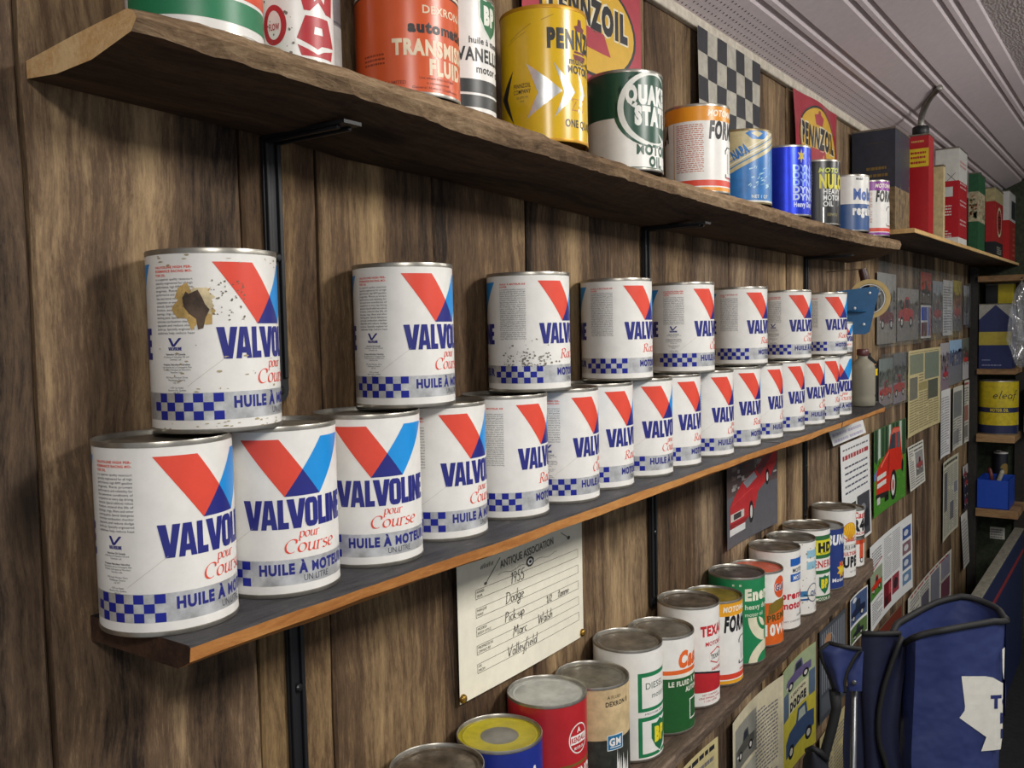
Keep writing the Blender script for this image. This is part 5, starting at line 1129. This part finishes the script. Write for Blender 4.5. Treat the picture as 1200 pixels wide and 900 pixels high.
def spout(r, L, D, H):
    MB().lathe([(.0001, 0), (.021, 0), (.0225, .002), (.0225, .022), (.020, .025), (.009, .026), (.0001, .026)], BLACK, 28).obj('cap', r, (L*.4, -D*.5, H+.001), ang=50)
    q = [(0, 0, .02), (-.004, -.002, .045), (-.022, -.012, .066), (-.058, -.032, .086), (-.098, -.056, .096), (-.122, -.071, .099)]
    q = [Vector(p) for p in q]; pts = []
    for i in range(len(q)-1):
        for k in range(8):
            t = k/8; p0, p1, p2, p3 = q[max(i-1, 0)], q[i], q[i+1], q[min(i+2, len(q)-1)]
            pts.append(.5*((2*p1)+(-p0+p2)*t+(2*p0-5*p1+4*p2-p3)*t*t+(-p0+3*p1-3*p2+p3)*t**3))
    pts.append(q[-1]); rad = [.0082+(.0010 if i % 2 else -.0004) for i in range(len(pts))]
    MB().tube(pts, rad, M('#8f8b84', .4, .45, .1), 14).obj('spout', r, (L*.4, -D*.5, H+.001), smooth=True)
def f2(d, W, H):
    d.rect(0, W, H*.68, H*.86, M('#e2c02c'), 2); [d.lines(W*.12, W*.86, H*z, H*(z+.03), 1, M('#b02528'), 1, th=.7) for z in (.80, .755, .705)]; d.lines(W*.15, W*.75, H*.915, H*.94, 1, M('#d9a05a'), 1, th=.7)
tin('fuel_tin', 'tall red fuel tin with yellow label and a bent metal spout', 2.785, 2.855, -.152, -.098, FZ(2.785+.24)+.0003, .738, [(0, 1, M('#b8242b', .3, .1, .05))], f2, None, .005, spout)
tin('oil_tin', 'narrow cream tin squeezed between the red fuel tin and the white and red tin', 3.005, 3.03, -.152, -.108, FZ(3.005+.24)+.0003, .68, [(0, 1, M('#cdb98a', .5, .1, .12))], None, None, .004)
def f4(d, W, H): d.rect(W*.1, W*.75, H*.50, H*.60, M('#c9cbc8'), 2); d.lines(W*.06, W*.7, H*.30, H*.42, 4, M('#e2cfc9')); d.lines(W*.1, W*.7, H*.08, H*.16, 3, M('#e2cfc9')); d.line((W*.5, H*.66), (W*.85, H*.74), 1.2, INK); d.line((W*.5, H*.74), (W*.85, H*.66), 1.2, INK)
def s4(d, W, H):
    for z in (.80, .58, .40, .2): d.lines(W*.12, W*.85, H*z, H*(z+.08), 2, M('#d8a0a0'), 1)
tin('oil_tin', 'tall white over red tin with a pale label, right of the cream tin', 3.28, 3.44, -.150, -.080, FZ(3.28+.24)+.0003, .775, [(0, .08, M('#d9d6cf')), (.08, .66, M('#b8242f', .3, .1, .05)), (.66, 1, M('#d6d6cf', .34, .1, .05))], f4, s4, .008, low_cap)
def f5(d, W, H):
    rn = random.Random(9)
    for i in range(40): d.ell(rn.uniform(4, W-4), H*rn.uniform(.42, .72), rn.uniform(1.5, 5), rn.uniform(2, 7), M(rn.choice(['#7d6a44', '#b9a98a', '#a4563f', '#55644a'])), 2)
tin('oil_tin', 'worn green tin with a cream patterned band on the far top shelf', 3.67, 3.83, -.152, -.12, FZ(3.67+.24)+.0003, .742, [(0, .38, M('#2c5f3f', .35, .1, .1)), (.38, .76, M('#b9ad8d', .45, .1, .2)), (.76, 1, M('#2c5f3f', .35, .1, .1))], f5, f5, .007, low_cap)
def s6(d, W, H): d.ell(W*.5, H*.52, W*.28, H*.22, M('#d6c9a4'), 2); d.ell(W*.5, H*.52, W*.24, H*.18, M('#8f2a2c'), 3); d.lines(W*.34, W*.66, H*.42, H*.62, 4, M('#d6c9a4'), 1); d.lines(W*.2, W*.8, H*.04, H*.16, 4, M('#b9b4a4'))
tin('oil_tin', 'red tin with a cream oval, cream top and black foot', 4.10, 4.33, -.152, -.117, FZ(4.1+.24)+.0003, .739, [(0, .22, M('#25262b', .35, .1, .08)), (.22, .80, M('#b02c2c', .32, .1, .06)), (.80, 1, M('#b4a87c', .4, .1, .12))], None, s6, .007, low_cap)
def s7(d, W, H): d.rect(W*.35, W*.95, H*.62, H*.88, M('#2a2c36'), 2); d.lines(W*.55, W*.9, H*.06, H*.52, 6, M('#d8705a'))
tin('oil_tin', 'white over red tin, last on the far top shelf', 4.50, 4.72, -.155, -.11, FZ(4.5+.24)+.0003, .77, [(0, .58, M('#c02a2a', .3, .1, .05)), (.58, 1, M('#d9d9d6', .34, .1, .04))], None, s7, .008, low_cap)

# ---------------------------------------------------------------- shelving against the back wall
PLB = wood('shelving_board', '#5a4430', '#8a6a4a', '#ad8d66', (24, 3, 24), bump=.3, knots=False)
for z0, z1, yr, lab in ((.376, .402, -.60, 'topmost brown board of the shelving in the corner, above the blue and yellow tin'), (-.030, -.006, -.192, 'board under the blue and yellow tin in the corner'), (-.330, -.296, -.192, 'pale board under the yellow pail in the corner'), (-.664, -.628, -.208, 'lowest board in the corner, under the blue box')):
    MB().box((4.45, yr, z0), (4.737, -.041, z1), PLB, .002).obj('shelf_board', label=lab, category='shelf', group='boards of the corner shelving')
MB().box((4.70, -.205, -1.28), (4.736, -.165, .372), M('#2a2520', .8, 0, .2)).obj('shelf_upright', label='dark upright post behind the right ends of the corner boards', category='post')
# board z gaps are bridged by the post behind
def chev(d, W, H):
    d.poly([(0, H*.76), (W*.5, H*.985), (W, H*.76), (W, H), (0, H)], M('#a9a69c', .45, .1, .1), 2); d.rect(0, W, H*.365, H*.57, M('#b5a23a', .4, 0, .06), 2); d.lines(W*.1, W*.35, H*.12, H*.15, 1, M('#8f96b4')); d.lines(W*.1, W*.7, H*.04, H*.07, 1, M('#8f96b4'))
DBL = M('#1f2a5c', .35, .05, .06)
r = tin('coolant_tin', 'navy rectangular tin with a yellow band and peaked pale corners', 4.47, 4.60, -.176, -.046, -.0055, .279, [(0, 1, DBL)], chev, None, .004, None); r['group'] = 'tins in the corner shelving'
r = tin('oil_tin', 'yellow tin standing behind the navy and yellow tin', 4.625, 4.70, -.162, -.10, -.0055, .372, [(0, 1, M('#d9c31c', .35, 0, .05))], None, None, .004, None); r['group'] = 'tins in the corner shelving'
r = tin('oil_tin', 'black tin standing behind the navy and yellow tin', 4.625, 4.70, -.098, -.050, -.0055, .37, [(0, 1, M('#1a1c22', .4, 0, .05))], None, None, .004, None); r['group'] = 'tins in the corner shelving'
def pailp(d):
    y = M('#c9b41c', .4, .1, .12); nb = M('#20284f', .4, .1, .1); d.band(0, 240, y); d.band(0, 40, nb, 2); d.band(96, 118, nb, 2)
    for o in (0, 260): d.hand('eleaf', o-38, 158, 36, INK, 3.4, 1.35, .25); d.text('MOTOR OIL', o-46, 101, 13, M('#c9b41c'), .05, w=74)
can_meshes('pail', pailp, R=80, h=236, panel=TIN_D)
place_can('pail', 4.545, -.1155, -.2955, 10, 'yellow pail with navy bands and script lettering in the corner shelving', None, name='oil_pail', cat='pail')
bx = empty('storage_bin', (4.46, -.172, -.6275), label='bright blue open bin full of tools on the lowest corner board', category='bin')
mb = MB(); BLU = M('#1c48b4', .4, 0, .04); mb.box((0, 0, 0), (.20, .128, .003), BLU); 
for a, b_ in (((0, 0, 0), (.004, .128, .128)), ((.196, 0, 0), (.20, .128, .128)), ((0, 0, 0), (.20, .004, .128)), ((0, .124, 0), (.20, .128, .128))): mb.box(a, b_, BLU, .001)
mb.obj('bin_body', bx)
for k, (a, b_, c1, lab) in enumerate([((4.52, -.09, -.61), (4.475, -.145, -.455), '#b9b6a8', 'screwdriver with a pale shaft sticking out of the blue bin'), ((4.60, -.08, -.61), (4.56, -.13, -.46), '#3a3d42', 'dark steel rod leaning in the blue bin'), ((4.55, -.12, -.61), (4.60, -.075, -.465), '#6d2f2c', 'tool with a reddish handle in the blue bin')]):
    t = empty('hand_tool', a, label=lab, category='tool'); v = Vector(b_)-Vector(a)
    MB().tube([(0, 0, .002), tuple(v*.6)], .004, M(c1, .4, .4), 8).obj('shaft', t); MB().tube([tuple(v*.6), tuple(v*.65), tuple(v*.95), tuple(v)], [.005, .009, .009, .005], M(c1, .4), 10).obj('handle', t)
def gold(d): d.band(0, 220, M('#20222a')); d.ell(20, 150, 22, 26, M('#8a6f3a'), 2); d.band(0, 30, M('#27508a'), 2)
can_meshes('gold', gold, R=30, h=230, panel=TIN_D); place_can('gold', 4.695, -.11, -.6275, 0, 'dark can with a gold disc behind the blue bin', None)
nt_ = sheet('note_paper', 'paper', 'small grey note pinned on the back wall below the lowest corner board', 0, .062, 0, .055, article(1, 5, None, []), NEWSW); nt_.location = (4.7385, -.063, -.82); nt_.rotation_euler = (0, 0, -PI/2)
# crumpled clear bag hanging from the top board
bm = bmesh.new(); bmesh.ops.create_icosphere(bm, subdivisions=4, radius=1.0); rn = random.Random(5)
from mathutils import noise as mnoise
for v in bm.verts:
    p = v.co.copy(); n_ = mnoise.noise(p*2.3)*.38+mnoise.noise(p*5.5)*.2; k = 1+n_; t = (p.z+1)/2
    wz = .35+.65*math.sin(PI*min(1, (1-t)*.95+.05))**.8 if t > .35 else 1.0
    v.co = Vector((p.x*.035*k*wz, p.y*.046*k*wz, p.z*.185))
me = bpy.data.meshes.new('plastic_bag'); bm.to_mesh(me); bm.free(); me.materials.append(clear_plastic('clear_bag', .08, (.93, .94, .95, 1), .12)); me.polygons.foreach_set('use_smooth', [False]*len(me.polygons))
link('plastic_bag', me, None, (4.398, -.217, .187), label='crumpled clear plastic bag hanging from the topmost corner board', category='bag')
MB().tube([(4.452, -.217, .389), (4.42, -.217, .388), (4.398, -.217, .378), (4.398, -.217, .350)], .002, M('#6d6a66', .4, .7), 8).obj('hook', label='wire hook on the topmost corner board holding the clear bag', category='hook')
r = tin('oil_tin', 'red and white box-shaped tin at the right edge beside the yellow pail', 4.60, 4.69, -.25, -.212, -.2955, -.10, [(0, .4, M('#b9b6b0')), (.4, .75, M('#a33a3a')), (.75, 1, M('#d6d4ce'))], None, None, .004, None); r['group'] = 'tins in the corner shelving'

# low navy panel along the wall
pn = empty('painted_panel', (2.4, -.235, -1.28), label='long low navy panel with grey top edge and red stripe by the wall', category='panel')
mb = MB(); mb.box((0, .008, 0), (2.06, .034, .572), M('#1c2750', .5, 0, .15), .002); mb.obj('panel_board', pn)
MB().box((0, .004, .572), (2.06, .040, .580), M('#807c70', .6, 0, .2), .002).obj('top_rail', pn)
MB().box((0, .0045, .474), (2.06, .0079, .488), M('#8a2f35', .5, 0, .1)).obj('stripe', pn)

# ---------------------------------------------------------------- folded camping chair in front of the shelf end
ch = empty('camping_chair', (1.78, -.304, -1.28), math.radians(-54.66), label='folded navy camping chair with a white leaf emblem, standing by the wall', category='chair')
CB = .891
def px(a, b, c=0.0):   # sketch grid of the chair front (1 unit = 1.6 mm), c = mm towards the front; local x right, z up, -y front
    k = 1-c/1700.0
    return (((a-600)*k-460)*.0016038, -c/1000, CB+(303-(b-450)*k)*.0016038)
NV = bpy.data.materials.new('navy_canvas'); NV.use_nodes = True
nt = NV.node_tree; b = nt.nodes['Principled BSDF']; b.inputs['Base Color'].default_value = lin('#2a3668'); b.inputs['Roughness'].default_value = .55
tc = nt.nodes.new('ShaderNodeTexCoord'); n1 = nt.nodes.new('ShaderNodeTexNoise'); n1.inputs['Scale'].default_value = 9; n1.inputs['Detail'].default_value = 3; nt.links.new(tc.outputs['Object'], n1.inputs['Vector'])
bp = nt.nodes.new('ShaderNodeBump'); bp.inputs['Strength'].default_value = .5; bp.inputs['Distance'].default_value = .03; nt.links.new(n1.outputs['Fac'], bp.inputs['Height']); nt.links.new(bp.outputs['Normal'], b.inputs['Normal'])
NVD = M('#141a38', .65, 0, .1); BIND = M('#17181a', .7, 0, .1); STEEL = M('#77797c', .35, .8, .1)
def cloth(name, rows, m, parent=ch, th=.0025, sub=1):
    V = []; F = []; nr, nc = len(rows), len(rows[0])
    for s in (0, 1):
        for r_ in rows:
            for p in r_: V.append((p[0], p[1]+s*th, p[2]))
    N_ = nr*nc; g = lambda s, i, j: s*N_+i*nc+j
    for i in range(nr-1):
        for j in range(nc-1):
            F.append([g(0, i, j), g(0, i+1, j), g(0, i+1, j+1), g(0, i, j+1)]); F.append([g(1, i, j), g(1, i, j+1), g(1, i+1, j+1), g(1, i+1, j)])
    bd = [(0, j) for j in range(nc)]+[(i, nc-1) for i in range(1, nr)]+[(nr-1, j) for j in range(nc-2, -1, -1)]+[(i, 0) for i in range(nr-2, 0, -1)]
    for (i, j), (k, l) in zip(bd, bd[1:]+bd[:1]): F.append([g(0, i, j), g(0, k, l), g(1, k, l), g(1, i, j)])
    me = mesh(name, V, F, [m])
    bm = bmesh.new(); bm.from_mesh(me); bmesh.ops.recalc_face_normals(bm, faces=bm.faces[:]); bm.to_mesh(me); bm.free()
    me.polygons.foreach_set('use_smooth', [True]*len(me.polygons)); me.set_sharp_from_angle(angle=math.radians(50))
    return link(name, me, parent)
def crv(pts, n):  # resample a polyline smoothly to n points
    L = [0]
    for p, q in zip(pts, pts[1:]): L.append(L[-1]+math.dist(p, q))
    out = []
    for k in range(n):
        s = L[-1]*k/(n-1); i = max(0, min(len(pts)-2, next((j for j in range(len(L)-1) if L[j+1] >= s-1e-9), len(pts)-2)))
        t = (s-L[i])/max(1e-9, L[i+1]-L[i]); out.append(tuple(a+(b_-a)*t for a, b_ in zip(pts[i], pts[i+1])))
    return out
# front panel: top edge curve, left and right edges running down
def front_c(t, v):   # mm towards viewer across the panel (t 0..1 left..right, v 0..1 down)
    c = 26*math.sin(PI*min(1, t*1.02))**.6
    c -= 46*max(0, .18-t)/.18+34*max(0, t-.94)/.06
    c += 5*math.sin(v*9+t*7)*(1-t)+7*math.exp(-((t-.45-.5*v)/.12)**2)*math.exp(-v*3)
    return c
topc = crv([(1057, 762), (1062, 753), (1069, 747), (1078, 743), (1092, 739.5), (1108, 737), (1135, 733), (1164, 729), (1179, 731)], 40)
leftx = [(0, 0), (.12, 0), (.4, -4), (.75, -7), (1, -6)]
NR = 36; BOT = 1110
rows = []
for i in range(NR+1):
    v = i/NR; row = []
    for j, (a, b_) in enumerate(topc):
        t = j/39; y = b_+(BOT-b_)*v; sx = lerp(v, leftx)*(1-t)*1.0+(-7*t*min(1, v*2.2)); a2 = a+sx
        if v > .4: a2 += (1-t)*30*(v-.4)
        row.append(px(a2, y, front_c(t, v)))
    rows.append(row)
fp = cloth('back_panel', rows, NV)
MB().tube([(p[0], p[1]-.001, p[2]) for p in rows[0]], .0062, BIND, 10).obj('binding', fp, smooth=True)
MB().tube([(r_[0][0], r_[0][1]-.001, r_[0][2]) for r_ in rows], .0060, BIND, 10).obj('binding', fp, smooth=True)
# white leaf emblem, laid on the panel grid
leaf = [(1127, 793.5), (1155, 794.5), (1164, 796.5), (1176, 804), (1176, 868), (1174, 884), (1151, 885), (1157, 868), (1125, 843.5), (1131, 835), (1131.5, 830)]
sliver = [(1174.6, 763), (1177.4, 761), (1177, 800), (1175.4, 790)]
def on_panel(a, b_):
    best = None
    v = min(1, max(0, (b_-735)/(BOT-735))); i = min(NR-1, int(v*NR)); 
    xs = [q[0] for q in rows[i]]; X = px(a, b_, 22)[0]
    j = min(range(len(xs)), key=lambda k: abs(xs[k]-X)); k = j+1 if X > xs[j] and j < 38 else max(0, j-1)
    f = 0 if k == j else (X-xs[j])/((xs[k]-xs[j]) or 1)
    y0 = rows[i][j][1]+(rows[i][k][1]-rows[i][j][1])*f; y1 = rows[i+1][j][1]+(rows[i+1][k][1]-rows[i+1][j][1])*f
    fv = v*NR-i
    return y0+(y1-y0)*fv
d = Dsn(M('#dcdad0', .55, 0, .03), 50, 900)
d.poly(leaf, d.base, 0); d.poly(sliver, d.base, 0)
TN = M('#27306a', .5, 0, 0)
V = []; F = []; mi = []
def put(tris, m, off):
    for t in tris:
        for p in split_strips(t, 3.0):
            # split in height too
            for q in split_strips([(z, u) for u, z in p], 6.0):
                o = len(V)
                for z, u in q: yy = on_panel(u, z)-off; x_, _, z_ = px(u, z, -yy*1000); V.append((x_, yy, z_))
                F.append(list(range(o, o+len(q)))); mi.append(m)
put([t for t, m, l in d.t], 0, .0016)
for s, u, z, cap in (('TORONTO', 1162.5, 833, 14), ('MAPLE', 1172.5, 852, 12), ('LEAFS', 1173.8, 870, 10)):
    ts, wd = text_tris(s, cap, .06, .9)
    tl = []
    for t in ts:
        q = [(u+a, z-b_) for a, b_ in t]
        q = clip_u(q, 1176.2, True)
        if len(q) > 2: tl.append(q)
    put(tl, 1, .0024)
link('emblem', mesh('emblem', V, F, [d.base, TN], mi), fp)
# flap looping over the back
rim = crv([(1046, 742), (1050, 733), (1066, 724.5), (1080, 717), (1094, 711), (1110, 707), (1124, 704.5), (1136, 706), (1150, 710), (1164, 715), (1173, 720), (1179, 729)], 40)
rows2 = []
for i in range(15):
    v = i/14; row = []
    for j, (a, b_) in enumerate(rim):
        t = j/39; dep = -24-92*math.sin(PI*t)**.7*(1-.2*v); b2 = b_+(846-b_)*v
        row.append(px(a+(3*math.sin(v*5+t*4) if 0 < t < 1 else 0), b2, dep))
    rows2.append(row)
fl = cloth('top_flap', rows2, NV)
MB().tube(rows2[0], .0064, BIND, 10).obj('binding', fl, smooth=True)
# dark fold between the emblem panel and the arm sleeve
def strip(name, L_, R_, cL, cR, m, n=22, k=10, bulge=0.0):
    a = crv(L_, n); b_ = crv(R_, n); rr = []
    for p, q in zip(a, b_): rr.append([px(p[0]+(q[0]-p[0])*s/k, p[1]+(q[1]-p[1])*s/k, cL+(cR-cL)*s/k+bulge*math.sin(PI*s/k)) for s in range(k+1)])
    return cloth(name, rr, m), rr
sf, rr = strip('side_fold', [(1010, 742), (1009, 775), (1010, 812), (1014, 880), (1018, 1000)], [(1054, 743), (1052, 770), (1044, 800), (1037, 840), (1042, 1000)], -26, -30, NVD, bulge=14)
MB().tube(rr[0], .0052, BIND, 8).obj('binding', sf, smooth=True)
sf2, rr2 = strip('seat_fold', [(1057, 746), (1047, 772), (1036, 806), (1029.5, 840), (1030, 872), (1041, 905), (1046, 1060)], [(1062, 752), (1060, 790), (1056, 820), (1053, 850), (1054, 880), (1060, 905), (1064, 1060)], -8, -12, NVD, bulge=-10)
MB().tube([q[0] for q in rr2], .0050, BIND, 8).obj('binding', sf2, smooth=True)
# arm sleeve at the left, opening in a point
as_, rr3 = strip('arm_sleeve', [(972, 751), (961, 759), (964, 772), (971, 788), (978, 808)], [(1008, 758.5), (1000, 770), (992, 786), (989, 798), (990, 810)], 10, 22, NV, bulge=16)
for side in ([r_[0] for r_ in rr3], [r_[-1] for r_ in rr3], rr3[0]): MB().tube(side, .0042, BIND, 8).obj('binding', as_, smooth=True)
at2, rr4 = strip('arm_tab', [(1009, 762), (1000, 776), (993, 790), (994, 808)], [(1012, 762), (1011, 778), (1010.5, 792), (1010, 809)], 24, 26, NV, bulge=5)
MB().lathe([(0, .003), (.003, .0025), (.005, 0), (.005, -.001)], STEEL, 16).obj('rivet', at2, px(1001, 798.5, 31)).rotation_euler = (PI/2, 0, 0)
# lower dark fabric, strap, tubes, feet, cup holder
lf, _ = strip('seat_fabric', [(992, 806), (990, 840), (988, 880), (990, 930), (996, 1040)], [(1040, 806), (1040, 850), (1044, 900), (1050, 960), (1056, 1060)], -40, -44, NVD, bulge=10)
MB().tube([px(978, 808, 12), px(980, 830, 14), px(974, 856, 16), px(966, 885, 18), px(961, 920, 18), px(964, 1000, 10)], [.011, .010, .010, .010, .010, .009], BIND, 8).obj('strap', ch, smooth=True)
for i, (a, b_, c, a2, c2) in enumerate([(1001, 806, 6, 996, 4), (1018, 820, -55, 1016, -60), (1090, 760, -40, 1092, -50), (1150, 760, -40, 1146, -50)]):
    p0 = px(a, b_, c); p1 = (px(a2, 900, c2)[0], px(a2, 900, c2)[1], .012)
    lg = MB().tube([p0, p1], .0062 if i == 0 else .008, STEEL, 12).obj('leg', ch, smooth=True)
    MB().lathe([(.0001, 0), (.018, 0), (.019, .004), (.012, .02), (.009, .03), (.0001, .03)], BIND, 16).obj('foot', lg, (p1[0], p1[1], 0), ang=50)
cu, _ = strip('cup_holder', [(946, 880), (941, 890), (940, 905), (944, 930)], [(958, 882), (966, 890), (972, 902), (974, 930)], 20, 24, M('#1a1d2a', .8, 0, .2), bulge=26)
MB().tube([px(946, 880, 20), px(952, 876, 40), px(960, 880, 40), px(968, 890, 26)], .006, BIND, 8).obj('binding', cu, smooth=True)
